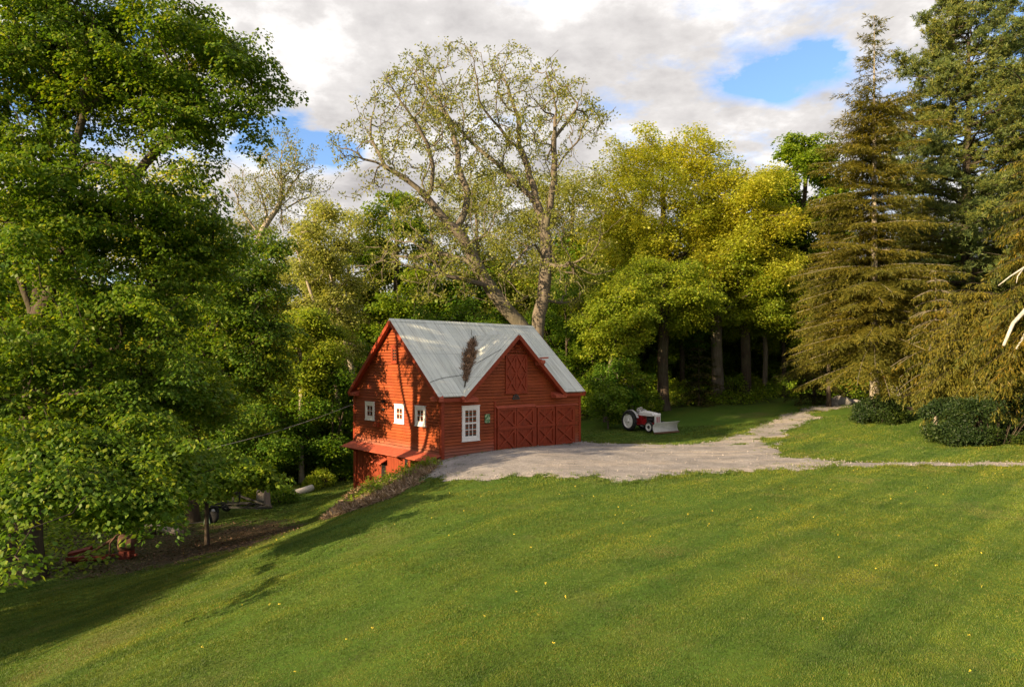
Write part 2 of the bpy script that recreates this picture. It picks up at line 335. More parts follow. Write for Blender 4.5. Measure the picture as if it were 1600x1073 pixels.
# gravel drive: a thin sheet over the ground with a ragged edge
gx, gy = np.meshgrid(np.arange(-5, 36, .1), np.arange(23, 64, .1)); keep = drive_sdf(gx+.05, gy+.05) < 0
gi = np.arange(gx.size).reshape(gx.shape); fc = np.stack([gi[:-1, :-1], gi[:-1, 1:], gi[1:, 1:], gi[1:, :-1]], -1)[keep[:-1, :-1]]
us, inv = np.unique(fc, return_inverse=True); X = gx.ravel()[us]; Y = gy.ravel()[us]
edge = np.clip(-drive_sdf(X, Y), 0, .5)
m, t, b, o = newmat('gravel'); v = coord(t)
a1 = noise(t, v, .8, 6, .65); a2 = noise(t, v, 22, 4, .8); a3 = noise(t, v, .35, 5, .6, (.5, 2.8, 1, R(8)))
c = ramp(t, a1, [(.3, (.17, .155, .15)), (.5, (.25, .225, .215)), (.7, (.33, .30, .285))])
c = mixc(t, ramp(t, a3, [(.5, (0, 0, 0)), (.68, (.65, .65, .65))]), c, (.44, .36, .29))
c = mixc(t, .8, c, ramp(t, a2, [(.32, (.25, .25, .25)), (.68, (.8, .8, .8))]), 'OVERLAY'); c = mixc(t, .5, c, ramp(t, noise(t, v, 5, 5, .75), [(.3, (.28, .27, .26)), (.7, (.7, .7, .7))]), 'OVERLAY')
t.links.new(c, b.inputs['Base Color']); b.inputs['Roughness'].default_value = .95; bump(t, b, noise(t, v, 28, 4, .8), .7, .03)
M['gravel'] = m
drv = mesh_np('driveway', np.stack([X, Y, ground_height(X, Y)+.012+edge*.05], 1), [inv.reshape(-1, 4)], m, smooth=True); tag(drv, kind='structure')

# ------------------------------------------------------------------ barn
BA = (-3.355, 32.35, 0.0); BR = math.pi/2-.838
barn = thing('barn', 'red clapboard barn with grey metal roof and white framed windows', 'barn', BA, BR)
BW, BD, HE, HR = 9.73, 8.38, 3.0, 6.74
SL = (HR-HE)/(BD/2)
UC, HC, OC = 4.64, 5.98, .42; SL2 = .9
m, t, b, o = newmat('red_paint'); v = coord(t)
f1 = noise(t, v, 1.2, 6, .65, (1, 1, 2.5)); f2 = noise(t, v, 7, 5, .7, (1, 1, 6)); f3 = noise(t, v, .5, 4, .6)
c = ramp(t, f1, [(.3, (.205, .039, .009)), (.5, (.265, .052, .012)), (.72, (.33, .070, .018))])
c = mixc(t, ramp(t, f2, [(.5, (0, 0, 0)), (.8, (.5, .5, .5))]), c, (.18, .024, .012))
c = mixc(t, ramp(t, f3, [(.55, (0, 0, 0)), (.75, (.4, .4, .4))]), c, (.40, .06, .03))
sp = t.nodes.new('ShaderNodeSeparateXYZ'); t.links.new(v, sp.inputs[0])
mr = t.nodes.new('ShaderNodeMapRange'); t.links.new(sp.outputs[2], mr.inputs[0]); mr.inputs[1].default_value = .65; mr.inputs[2].default_value = -.05
mm = t.nodes.new('ShaderNodeMath'); mm.operation = 'MULTIPLY'; t.links.new(mr.outputs[0], mm.inputs[0]); t.links.new(f2, mm.inputs[1])
rpi = t.nodes.new('ShaderNodeNewGeometry').outputs['Random Per Island']; c = mixc(t, 1.0, c, ramp(t, rpi, [(0, (.80, .78, .80)), (1, (1.14, 1.18, 1.2))]), 'MULTIPLY')
c = mixc(t, mm.outputs[0], c, (.30, .17, .14))    # splashed road dust at the foot of the wall
t.links.new(c, b.inputs['Base Color']); b.inputs['Roughness'].default_value = .62; b.inputs['Specular IOR Level'].default_value = .25
bump(t, b, f2, .25, .01); M['red'] = m
M['red_trim'] = paint('red_trim', (.255, .038, .013), .55, .2, 3)
M['red_light'] = paint('red_trim_faded', (.40, .085, .045), .6, .25, 3)
M['red_dark'] = paint('red_boards', (.205, .033, .010), .7, .35, 2.5, stretch=(6, 6, .6))
M['white'] = paint('white_paint', (.80, .77, .73), .5, .08, 5)
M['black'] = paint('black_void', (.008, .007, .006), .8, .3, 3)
m, t, b, o = newmat('window_glass'); v = coord(t)
t.links.new(ramp(t, noise(t, v, 3.2, 2, .5, (1, 1, .5)), [(.4, (.012, .012, .012)), (.62, (.05, .05, .045)), (.72, (.16, .155, .14))]), b.inputs['Base Color'])
b.inputs['Roughness'].default_value = .06; b.inputs['Specular IOR Level'].default_value = .6; M['glass'] = m
def roofmat(name, swap):
    m, t, b, o = newmat(name); v = coord(t); s = t.nodes.new('ShaderNodeSeparateXYZ'); t.links.new(v, s.inputs[0])
    cm = t.nodes.new('ShaderNodeCombineXYZ'); mu = t.nodes.new('ShaderNodeMath'); mu.operation = 'MULTIPLY'; mu.inputs[1].default_value = 1.34
    along, up = (1, 0) if swap else (0, 1)
    t.links.new(s.outputs[up], mu.inputs[0]); t.links.new(mu.outputs[0], cm.inputs[0]); t.links.new(s.outputs[along], cm.inputs[1])
    br = t.nodes.new('ShaderNodeTexBrick'); t.links.new(cm.outputs[0], br.inputs['Vector'])
    br.inputs['Scale'].default_value = 1; br.inputs['Brick Width'].default_value = 2.9; br.inputs['Row Height'].default_value = .62; br.offset = .0
    br.inputs['Mortar Size'].default_value = .009; br.inputs['Mortar Smooth'].default_value = .4; br.inputs['Bias'].default_value = -.1
    br.inputs['Color1'].default_value = (.68, .69, .62, 1); br.inputs['Color2'].default_value = (.54, .56, .50, 1); br.inputs['Mortar'].default_value = (.15, .155, .15, 1)
    st = noise(t, cm.outputs[0], 1.0, 6, .65, (.35, 5, 1)); c = mixc(t, ramp(t, st, [(.46, (0, 0, 0)), (.75, (.8, .8, .8))]), br.outputs[0], (.25, .235, .205))
    c = mixc(t, ramp(t, noise(t, v, 1.3, 5, .6), [(.4, (0, 0, 0)), (.7, (.35, .35, .35))]), c, (.48, .50, .49))
    c = mixc(t, ramp(t, noise(t, cm.outputs[0], 2.0, 5, .7, (.5, 8, 1)), [(.63, (0, 0, 0)), (.75, (.55, .55, .55))]), c, (.19, .13, .085))
    t.links.new(c, b.inputs['Base Color']); b.inputs['Roughness'].default_value = .55; b.inputs['Metallic'].default_value = .0; b.inputs['Specular IOR Level'].default_value = .4
    wv = t.nodes.new('ShaderNodeTexWave'); wv.bands_direction = 'Y'; wv.inputs['Scale'].default_value = 1.62; t.links.new(cm.outputs[0], wv.inputs['Vector'])
    mx = t.nodes.new('ShaderNodeMath'); mx.operation = 'ADD'; t.links.new(wv.outputs['Fac'], mx.inputs[0]); t.links.new(br.outputs['Fac'], mx.inputs[1])
    bump(t, b, mx.outputs[0], .25, .03); return m
M['roof'] = roofmat('metal_roof', False); M['roof_dormer'] = roofmat('metal_roof_dormer', True)

def clap(mb, org, s_ax, out, ext, z0, z1, exp=.155):
    """clapboards: each course a tilted board; ext(z) -> (s0, s1)"""
    z = z0
    while z < z1-.02:
        zt = min(z+exp, z1); a0, a1 = ext(z+.001); b0, b1 = ext(zt-.001)
        if a1-a0 < .05: break
        if b1 < b0: b0 = b1 = (b0+b1)/2
        P = lambda s, zz, d: tuple(Vector(org)+Vector(s_ax)*s+Vector(out)*d+Vector((0, 0, zz)))
        i = len(mb.v)
        zs = zt-.03; mb.v += [P(a0, z, .040), P(a1, z, .040), P(b1, zs, .014), P(b0, zs, .014), P(a0, z, -.045), P(a1, z, -.045), P(b1, zs, -.045), P(b0, zs, -.045), P(b1, zt, -.045), P(b0, zt, -.045)]
        for q in ((0, 1, 2, 3), (4, 5, 1, 0), (4, 0, 3, 7), (1, 5, 6, 2), (3, 2, 6, 7), (7, 6, 8, 9)): mb.f.append([i+k for k in q])
        z = zt
half2 = (HC-HE)/SL2                              # half width of the cross gable at eave height
xl, xr = UC-half2, UC+half2
w = MB(); clap(w, (0, 0, 0), (1, 0, 0), (0, -1, 0), lambda z: (0, BW) if z < HE-.02 else (xl+(z-HE)/SL2+.02, xr-(z-HE)/SL2-.02), -.35, HC-.12)
w.build('wall', M['red'], barn)['label'] = 'red clapboard front wall with the big doors'
w = MB(); clap(w, (0, BD, 0), (0, -1, 0), (-1, 0, 0), lambda z: (0, BD) if z < HE else ((z-HE)/SL, BD-(z-HE)/SL), .14, HR-.05)
w.build('wall', M['red'], barn)['label'] = 'red clapboard gable wall lit by the sun'
w = MB(); clap(w, (BW, 0, 0), (0, 1, 0), (1, 0, 0), lambda z: (0, BD) if z < HE else ((z-HE)/SL, BD-(z-HE)/SL), -2.5, HR-.05)
clap(w, (BW, BD, 0), (-1, 0, 0), (0, 1, 0), lambda z: (0, BW), -3.9, HE-.05)
w.build('wall', M['red'], barn)
# basement wall: upright boards of uneven width under the pent roof
rng = random.Random(3); w = MB(); y = 0.0
while y < BD-.3:
    wd = rng.uniform(.16, .27); y1 = min(y+wd, BD-.3); w.box(-.004-rng.uniform(0, .014), .03, y+.004, y1-.004, -3.9, .12); y = y1
w.build('basement_wall', M['red_dark'], barn)
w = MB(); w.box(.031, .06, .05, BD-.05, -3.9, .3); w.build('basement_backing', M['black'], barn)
def each(name, mat, boxes, par=None):
    for q in boxes: w = MB(); w.box(*q); w.build(name, M[mat], par or barn)
each('corner_board', 'red_trim', ((-.055, .10, BD-.30, BD+.02, -4, .1), (-.05, .13, -.05, .12, -.4, HE-.05), (BW-.12, BW+.05, -.05, .12, -.5, HE-.05), (-.051, .12, BD-.12, BD+.05, .14, HE-.05)))
# pent roof along the gable foot
w = MB(); w.hull([(-.005, -.02, .17), (-.78, -.02, -.10), (-.78, -.02, -.135), (-.005, -.02, .135)], [(-.005, BD+.12, .17), (-.78, BD+.12, -.10), (-.78, BD+.12, -.135), (-.005, BD+.12, .135)])
w.build('pent_roof', M['red_light'], barn)
for k in range(6): w = MB(); w.beam((-.02, .3+k*1.55, -.45), (-.6, .3+k*1.55, -.10), .06, .08); w.build('pent_roof_bracket', M['red_dark'], barn)
# main roof with the notch where the cross gable comes through
OG, OE = .30, .16
zm = lambda y: HE+SL*y
ez = zm(-OE)
def slab(mb, pts, n, th=.07): mb.hull(pts, [tuple(Vector(p)-Vector(n)*th) for p in pts])
nf = Vector((0, -SL, 1)).normalized(); nb = Vector((0, SL, 1)).normalized()
yv = (HC-HE)/SL
xe = (HC-ez)/SL2
T = ROOFT = .10                                  # roof skin lies above the wall line
rf = MB()
pts = [(-OG, -OE, ez), (UC-xe, -OE, ez), (UC, yv, HC), (UC+xe, -OE, ez), (BW+OG, -OE, ez), (BW+OG, BD/2, HR), (-OG, BD/2, HR)]
slab(rf, [(x, y, z+T) for x, y, z in pts], nf)
pts = [(BW+OG, BD+OE, ez), (-OG, BD+OE, ez), (-OG, BD/2, HR), (BW+OG, BD/2, HR)]
slab(rf, [(x, y, z+T) for x, y, z in pts], nb)
roof = rf.build('roof', M['roof'], barn)
rc_ = MB(); rc_.hull([(-OG-.01, BD/2-.17, HR+T-.13), (-OG-.01, BD/2, HR+T+.035), (-OG-.01, BD/2+.17, HR+T-.13), (-OG-.01, BD/2, HR+T-.02)],
                     [(BW+OG+.01, BD/2-.17, HR+T-.13), (BW+OG+.01, BD/2, HR+T+.035), (BW+OG+.01, BD/2+.17, HR+T-.13), (BW+OG+.01, BD/2, HR+T-.02)])
rc_.build('ridge_cap', M['roof'], roof)
nl = Vector((-SL2, 0, 1)).normalized(); nr = Vector((SL2, 0, 1)).normalized()
ld = MB(); slab(ld, [(UC, -OC, HC+T), (UC, yv, HC+T), (UC-xe, -OE, ez+T), (UC-xe-.03, -OC, ez+T-.027)], nl); slab(ld, [(UC, yv, HC+T), (UC, -OC, HC+T), (UC+xe+.03, -OC, ez+T-.027), (UC+xe, -OE, ez+T)], nr)
dr = ld.build('dormer_roof', M['roof_dormer'], barn)
# rake boards, fascias, cornice returns
tr = MB()
for x in (-OG+.0, BW+OG):
    for s in (-1, 1):
        tr.beam((x, BD/2, HR-.04), (x, BD/2+s*(BD/2+OE), ez-.04), .045, .2, up=(0, 0, 1))
        x2 = x+(.09 if x < 0 else -.09); tr.beam((x2, BD/2, HR-.075), (x2, BD/2+s*(BD/2+OE), ez-.075), .13, .10, up=(0, 0, 1))
        x2 = x+(.25 if x < 0 else -.25); tr.beam((x2, BD/2, HR-.06), (x2, BD/2+s*(BD/2), HE-.06), .19, .03, up=(0, 0, 1))
for s in (-1, 1):
    tr.beam((UC, -OC, HC-.04), (UC+s*(xe+.03), -OC, ez-.067), .045, .2, up=(0, 0, 1))
    tr.beam((UC, -OC+.08, HC-.07), (UC+s*(xe-.05), -OC+.08, ez-.02), .11, .09, up=(0, 0, 1))
    tr.beam((UC, -.18, HC-.055), (UC+s*(xe-.12), -.18, ez+.05), .30, .03, up=(0, 0, 1))
tr.build('rake_board', M['red_trim'], barn)
each('fascia', 'red_trim', ((-OG+.03, UC-xe+.0, -OE-.03, -OE+.02, ez-.17, ez+.0), (UC+xe, BW+OG-.03, -OE-.03, -OE+.02, ez-.17, ez), (-OG+.03, BW+OG-.03, BD+OE-.02, BD+OE+.03, ez-.17, ez)))
each('soffit', 'red_trim', ((-OG+.04, UC-xe, -OE+.022, -.03, ez-.165, ez-.13), (UC+xe, BW+OG-.04, -OE+.022, -.03, ez-.165, ez-.13)))
for x0, x1 in ((UC-xe-.1, UC-xe+.75), (UC+xe-.75, UC+xe+.1)):
    cr = MB(); cr.box(x0, x1, -OC, -.028, ez-.20, ez-.075); cr.hull([(x0-.03, -OC-.04, ez-.074), (x1+.04, -OC-.04, ez-.074), (x1+.04, -.028, ez-.074), (x0-.03, -.028, ez-.074)],
        [(x0+.02, -.2, ez+.06), (x1-.12, -.2, ez+.06), (x1-.12, -.028, ez+.12), (x0+.02, -.028, ez+.12)]); cr.build('cornice_return', M['red_light'], barn)
for y0, y1 in ((-.2, .55), (BD-.6, BD+.18)):
    cr = MB(); cr.box(-OG+.02, -.028, y0, y1, HE-.27, HE-.13); cr.hull([(-OG-.02, y0-.02, HE-.129), (-.028, y0-.02, HE-.129), (-.028, y1+.02, HE-.129), (-OG-.02, y1+.02, HE-.129)],
        [(-.15, y0+.05, HE-.04), (-.028, y0+.05, HE), (-.028, y1-.05, HE), (-.15, y1-.05, HE-.04)]); cr.build('cornice_return', M['red_light'], barn)
# windows
def frame_xy(mb, P, s0, s1, z0, z1, cw, d0, d1):
    for a0, a1, b0, b1 in ((s0, s0+cw, z0, z1), (s1-cw, s1, z0, z1), (s0+cw, s1-cw, z1-cw, z1), (s0+cw, s1-cw, z0, z0+cw*1.1)): P(mb, a0, a1, b0, b1, d0, d1)
def Pf(mb, s0, s1, z0, z1, d0, d1): mb.box(s0, s1, -d1, -d0, z0, z1)
def Pg(mb, s0, s1, z0, z1, d0, d1): mb.box(-d1, -d0, s0, s1, z0, z1)
def window(P, s0, s1, z0, z1, cols, rows, cw, meet=False, mat='white', label=None):
    f = MB(); frame_xy(f, P, s0, s1, z0, z1, cw, 0, .075)
    P(f, s0-.03, s1+.03, z0-.045, z0-.002, 0, .10); P(f, s0-.02, s1+.02, z1+.002, z1+.045, 0, .095)
    a0, a1, b0, b1 = s0+cw, s1-cw, z0+cw*1.1, z1-cw
    s = MB(); frame_xy(s, P, a0+.001, a1-.001, b0+.001, b1-.001, .045, .012, .055)
    a0 += .046; a1 -= .046; b0 += .05; b1 -= .046
    for k in range(1, cols): c_ = a0+(a1-a0)*k/cols; P(s, c_-.014, c_+.014, b0, b1, .020, .050)
    for k in range(1, rows):
        c_ = b0+(b1-b0)*k/rows; h = .04 if meet and k*2 == rows else .014
        P(s, a0, a1, c_-h, c_+h, .022, .056 if h > .02 else .047)
    fo = f.build('window', M[mat], barn, bevel=.004)
    if label: fo['label'] = label
    s.build('sash', M['white' if mat == 'white' else 'red_dark'], fo)
    g = MB(); P(g, a0, a1, b0, b1, .002, .030); g.build('pane', M['glass'], fo)
window(Pf, 1.19, 2.28, .74, 2.42, 3, 4, .15, True, label='tall white framed window with twelve panes on the front wall')
for s0, s1 in ((6.12, 7.06), (3.17, 4.06), (1.28, 2.17)): window(Pg, s0, s1, 1.46, 2.40, 2, 2, .145, label='small white framed four pane window')
window(Pg, 3.80, 4.36, 4.55, 5.42, 2, 1, .085, mat='red_trim', label='narrow red framed attic window')
# doors: four leaves with crossed braces under a track hood
def door_leaf(x0, x1, z0, z1, zmid, off, lab=None):
    d = MB(); n = max(4, int((x1-x0)/.16))
    for k in range(n): d.box(x0+(x1-x0)*k/n+.003, x0+(x1-x0)*(k+1)/n-.003, -off-.035-(k % 2)*.004, -off, z0, z1)
    o1 = off+.04; o2 = off+.105; tw = .12
    for a, b_ in ((x0, x0+tw), (x1-tw, x1)): d.box(a, b_, -o2, -o1, z0, z1)
    for a, b_ in ((z0, z0+tw), (z1-tw, z1), (zmid-tw*.75, zmid+tw*.75)): d.box(x0+tw, x1-tw, -o2-.002, -o1, a, b_)
    for a, b_ in ((z0+tw, zmid-tw*.75), (zmid+tw*.75, z1-tw)):
        d.beam((x0+tw, -(o1+.030), a+.03), (x1-tw, -(o1+.030), b_-.03), .06, .105, up=(0, 0, 1)); d.beam((x0+tw, -(o1+.034), b_-.03), (x1-tw, -(o1+.034), a+.03), .06, .105, up=(0, 0, 1))
    o_ = d.build('door', M['red_trim'], barn)
    if lab: o_['label'] = lab
    return o_
door_leaf(3.42, 4.70, .03, 2.24, 1.17, .03); door_leaf(4.73, 6.02, .05, 2.24, 1.17, .035); door_leaf(6.26, 7.56, .04, 2.17, 1.17, .03)
d4 = door_leaf(7.63, 9.10, .06, 2.17, 1.17, .06, 'rightmost door leaf standing slightly ajar')
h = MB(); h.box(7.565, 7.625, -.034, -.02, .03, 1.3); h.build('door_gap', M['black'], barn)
h = MB(); h.hull([(3.34, -.03, 2.36), (6.10, -.03, 2.36), (6.10, -.19, 2.27), (3.34, -.19, 2.27)], [(3.34, -.03, 2.31), (6.10, -.03, 2.31), (6.10, -.19, 2.24), (3.34, -.19, 2.24)])
h.hull([(6.13, -.03, 2.27), (9.45, -.03, 2.27), (9.45, -.13, 2.22), (6.13, -.13, 2.22)], [(6.13, -.03, 2.23), (9.45, -.03, 2.23), (9.45, -.13, 2.19), (6.13, -.13, 2.19)])
h.build('track_hood', M['red_light'], barn)
each('door_rail', 'red_trim', ((3.40, 6.05, -.175, -.142, 1.15, 1.27), (6.2, 7.56, -.175, -.138, 1.12, 1.22), (7.63, 9.30, -.20, -.168, 1.12, 1.22)))
each('door_post', 'red_trim', ((3.26, 3.37, -.07, -.02, -.2, 2.6), (6.07, 6.20, -.10, -.02, 0, 2.2), (9.16, 9.27, -.07, -.02, -.1, 2.18)))
# loft door, two by two crossed panels
l = MB(); l.box(4.02, 5.54, -.05, -.026, 3.03, 5.0)
for a, b_ in ((4.02, 4.12), (4.73, 4.83), (5.44, 5.54)): l.box(a, b_, -.085, -.051, 3.03, 5.0)
for a, b_ in ((3.03, 3.12), (3.99, 4.07), (4.92, 5.0)): l.box(4.12, 4.73, -.083, -.051, a, b_); l.box(4.83, 5.44, -.083, -.051, a, b_)
for xa, xb in ((4.12, 4.73), (4.83, 5.44)):
    for za, zb in ((3.12, 3.99), (4.07, 4.92)): l.beam((xa, -.078, za), (xb, -.078, zb), .055, .09); l.beam((xa, -.081, zb), (xb, -.081, za), .055, .09)
l.box(3.98, 5.58, -.11, -.026, 2.955, 3.025); l.build('loft_door', M['red_trim'], barn)
l = MB(); l.box(4.10, 5.30, -.10, -.024, 5.10, 5.20); l.tube([(4.66, -.1, 5.32), (4.66, -.5, 5.32)], .04, 8); l.tube([(4.66, -.1, 5.1), (4.66, -.12, 5.5)], .035, 6); l.build('hoist_beam', M['red_dark'], barn)
l = MB(); l.box(3.2, 5.6, -.06, -.024, 2.735, 2.765); l.box(5.2, 6.1, -.06, -.024, 2.55, 2.58); l.build('drip_strip', M['red_trim'], barn)
# lamp under the right rake
l = MB(); l.tube([(6.32, -.02, 4.72), (6.32, -.30, 4.74), (6.32, -.42, 4.70)], .03, 8)
l.lathe([(0, 0), (.16, -.02), (.17, -.16), (.10, -.24), (.0, -.24)], (6.32, -.42, 4.72), (0, 0, 1), 14)
l.box(6.08, 6.42, -.44, -.12, 4.45, 4.70); lam = l.build('wall_lamp', M['red_light'], barn)
l = MB(); l.hull([(6.3, -.46, 4.78), (6.75, -.46, 4.80), (6.75, -.2, 4.80), (6.3, -.2, 4.78)], [(6.3, -.46, 4.84), (6.75, -.46, 4.88), (6.75, -.2, 4.88), (6.3, -.2, 4.84)]); l.build('lamp_arm', M['red_light'], lam)
# small fittings of the gable wall
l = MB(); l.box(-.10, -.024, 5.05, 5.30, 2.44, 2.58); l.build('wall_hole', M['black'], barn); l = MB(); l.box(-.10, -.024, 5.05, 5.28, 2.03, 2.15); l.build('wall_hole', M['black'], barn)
l = MB(); l.box(-.16, -.024, 5.62, 6.06, 1.12, 1.36); l.build('meter_box', M['red_dark'], barn)
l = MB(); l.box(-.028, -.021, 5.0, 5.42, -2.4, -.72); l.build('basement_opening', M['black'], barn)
l = MB(); l.hull([(-.03, 4.85, -.55), (-.03, 5.85, -.55), (-.42, 5.85, -.72), (-.42, 4.85, -.72)], [(-.03, 4.85, -.60), (-.03, 5.85, -.60), (-.42, 5.85, -.77), (-.42, 4.85, -.77)]); l.build('door_hood', M['red_light'], barn)
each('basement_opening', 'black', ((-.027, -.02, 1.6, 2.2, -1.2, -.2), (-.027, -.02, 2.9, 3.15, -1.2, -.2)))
# thin black line over the roof and down to the dormer rake
cb = MB()
def onmain(x, y): return (x, y, zm(y)+T+.03)
c0 = np.array([-OG, 1.05]); pts = [onmain(-OG+(2.62+OG)*k/6, .55+.55*k/6+.05*math.sin(k)) for k in range(7)]
pts += [(x, -.10+1.25*(1-k/4)+.03, HC-SL2*abs(x-UC)+T+.03) for k, x in enumerate((2.75, 2.95, 3.2, 3.45, 3.7))]
cb.tube(pts, .010, 5); cb.build('roof_line', M['black'], barn)
# sign and plaque
m, t, b, o = newmat('sign_green'); v = coord(t)
t.links.new(ramp(t, noise(t, v, 9, 3, .6), [(.42, (.045, .12, .05)), (.5, (.12, .24, .10)), (.62, (.42, .48, .30))]), b.inputs['Base Color']); M['sign'] = m
bm_ = Matrix.Translation(BA) @ Matrix.Rotation(BR, 4, 'Z')
def barn_pt(x, y, z): return bm_ @ Vector((x, y, z))
sg = MB(); sg.hull([(-.16, 0, -.25), (.16, 0, -.25), (.2, 0, -.2), (.2, 0, .2), (.16, 0, .25), (-.16, 0, .25), (-.2, 0, .2), (-.2, 0, -.2)], [(-.16, -.03, -.25), (.16, -.03, -.25), (.2, -.03, -.2), (.2, -.03, .2), (.16, -.03, .25), (-.16, -.03, .25), (-.2, -.03, .2), (-.2, -.03, -.2)])
s_ = sg.build('wall_sign', M['sign']); s_.location = barn_pt(2.79, -.045, 1.76); s_.scale = (.82, 1, .9); s_.rotation_euler = (0, 0, BR); tag(s_, 'small pale green sign on the red wall beside the tall white window', 'sign')
sg = MB(); sg.tube([(-.24, -.02, -.1), (-.12, -.02, .08), (0, -.02, .12), (.12, -.02, .08), (.24, -.02, -.1)], .035, 6); sg.box(-.25, .25, -.03, 0, -.13, -.08); sg.tube([(0, -.02, .1), (0, -.02, -.1)], .03, 6); sg.tube([(-.11, -.02, .07), (-.11, -.02, -.1)], .025, 6); sg.tube([(.11, -.02, .07), (.11, -.02, -.1)], .025, 6)
s_ = sg.build('wall_plaque', paint('old_iron', (.06, .055, .05), .6, .4, 8)); s_.location = barn_pt(4.74, -.045, 2.78); s_.rotation_euler = (0, 0, BR); tag(s_, 'dark iron ornament on the wall above the big barn doors', 'plaque')

# ------------------------------------------------------------------ plant growth
class Skel:
    """a branch skeleton: hand-laid limbs first, then every target point is joined to the nearest fitting place on it"""
    def __init__(s, cap=60000):
        s.P = np.zeros((cap, 3)); s.D = np.zeros((cap, 3)); s.Ln = np.zeros(cap); s.par = np.full(cap, -1); s.ok = np.zeros(cap, bool); s.n = 0; s.tips = []
    def add(s, p, par, ok=True):
        i = s.n; s.P[i] = p; s.par[i] = par; s.ok[i] = ok
        if par >= 0:
            d = s.P[i]-s.P[par]; l = np.linalg.norm(d); s.D[i] = d/(l+1e-9); s.Ln[i] = s.Ln[par]+l
        else: s.D[i] = (0, 0, 1)
        s.n += 1; return i
    def limb(s, pts, par=-1, seg=.7, ok_from=.0, wob=0., rng=None):
        """a smooth limb through pts; returns node indices"""
        pts = [np.asarray(p, float) for p in pts]
        if par >= 0: pts = [s.P[par].copy()]+pts
        pp = [2*pts[0]-pts[1]]+pts+[2*pts[-1]-pts[-2]]; out = [] if par >= 0 else [s.add(pts[0], -1, ok_from <= 0)]; cur = par if par >= 0 else out[0]; m = len(pts)-1
        for k in range(m):
            a, b, c, d = pp[k:k+4]; nseg = max(1, int(np.linalg.norm(c-b)/seg))
            for j in range(1, nseg+1):
                t = j/nseg; q = .5*((2*b)+(-a+c)*t+(2*a-5*b+4*c-d)*t*t+(-a+3*b-3*c+d)*t**3)
                if wob and rng is not None: q = q+rng.normal(0, wob, 3)
                cur = s.add(q, cur, (k+t)/m >= ok_from); out.append(cur)
        return out
    def grow(s, T, rng, k=.3, seg=.8, bend=.35, up=.0, wob=.04, ang=.5):
        T = np.asarray(T); dmin = np.full(len(T), 1e9)
        ids = np.where(s.ok[:s.n])[0]
        for i0 in range(0, len(T), 400): dmin[i0:i0+400] = np.sqrt(((T[i0:i0+400, None]-s.P[ids][None])**2).sum(-1)).min(1)
        for t in T[np.argsort(dmin+rng.rand(len(T))*1.0)]:
            n = s.n; dv = t-s.P[:n]; dist = np.sqrt((dv**2).sum(1))+1e-6; cs = (dv*s.D[:n]).sum(1)/dist
            cost = dist*(1+ang*(1-cs))+k*s.Ln[:n]+np.where(s.ok[:n], 0, 1e6)
            i = int(np.argmin(cost)); d = dist[i]; a = s.P[i].copy(); cpt = a+s.D[i]*d*bend+np.array([0, 0, up*d]); m = max(1, int(math.ceil(d/seg))); cur = i
            for j in range(1, m+1):
                u = j/m; q = a*(1-u)**2+2*cpt*u*(1-u)+t*u*u
                if j < m: q = q+rng.normal(0, wob*min(d, 2), 3)
                cur = s.add(q, cur)
            s.tips.append(cur)
    def radii(s, rt, R0, base=0):
        cnt = np.zeros(s.n); kids = np.bincount(s.par[:s.n][s.par[:s.n] >= 0], minlength=s.n); cnt[kids == 0] = 1
        for i in range(s.n-1, 0, -1):
            if s.par[i] >= 0: cnt[s.par[i]] += cnt[i]
        s.cnt = cnt; p = math.log(R0/rt)/math.log(max(cnt[base], 2)); s.r = rt*np.maximum(cnt, 1)**p; return s.r
    def wood(s, flare=None, rmin=0):
        """tubes along each branch"""
        r = s.r; main = np.full(s.n, -1); kids = [[] for _ in range(s.n)]
        for i in range(s.n):
            if s.par[i] >= 0: kids[s.par[i]].append(i)
        V = []; F = []; off = 0; starts = [(i, None) for i in range(s.n) if s.par[i] < 0]
        while starts:
            i, pr = starts.pop(); chain = []; rad = []
            if pr is not None: chain.append(s.P[pr]); rad.append(min(r[i]*1.15, r[pr]))
            j = i
            while True:
                chain.append(s.P[j]); rad.append(r[j]); ks = kids[j]
                if not ks: break
                b = max(ks, key=lambda q: s.cnt[q])
                starts += [(q, j) for q in ks if q != b]; j = b
            if len(chain) < 2 or max(rad) < rmin: continue
            C = np.array(chain); rr = np.array(rad); n = 12 if rr[0] > .2 else 8 if rr[0] > .08 else 5 if rr[0] > .035 else 3
            tng = np.gradient(C, axis=0); tng /= np.linalg.norm(tng, axis=1)[:, None]+1e-9
            ref = np.array([.83, .41, .12]) if abs(tng[0, 0]) < .8 else np.array([.1, .2, .97])
            e1 = np.cross(tng, ref); e1 /= np.linalg.norm(e1, axis=1)[:, None]+1e-9; e2 = np.cross(tng, e1)
            th = np.arange(n)*2*np.pi/n; rr2 = rr[:, None]*np.ones(n)[None]
            if flare and pr is None:
                h = C[:, 2]-C[0, 2]; fl = 1+flare*np.exp(-h/.7); rr2 = rr2*fl[:, None]*(1+.16*np.exp(-h/1.2)[:, None]*np.cos(th*5+1)[None]+.05*np.cos(th*3+h[:, None]*.8))
            ring = C[:, None]+rr2[..., None]*(e1[:, None]*np.cos(th)[None, :, None]+e2[:, None]*np.sin(th)[None, :, None])
            k = len(C); V.append(ring.reshape(-1, 3)); idx = off+np.arange(k*n).reshape(k, n); nx = np.roll(idx, -1, 1)
            F.append(np.stack([idx[:-1], nx[:-1], nx[1:], idx[1:]], -1).reshape(-1, 4)); off += k*n
        return np.concatenate(V), np.concatenate(F)

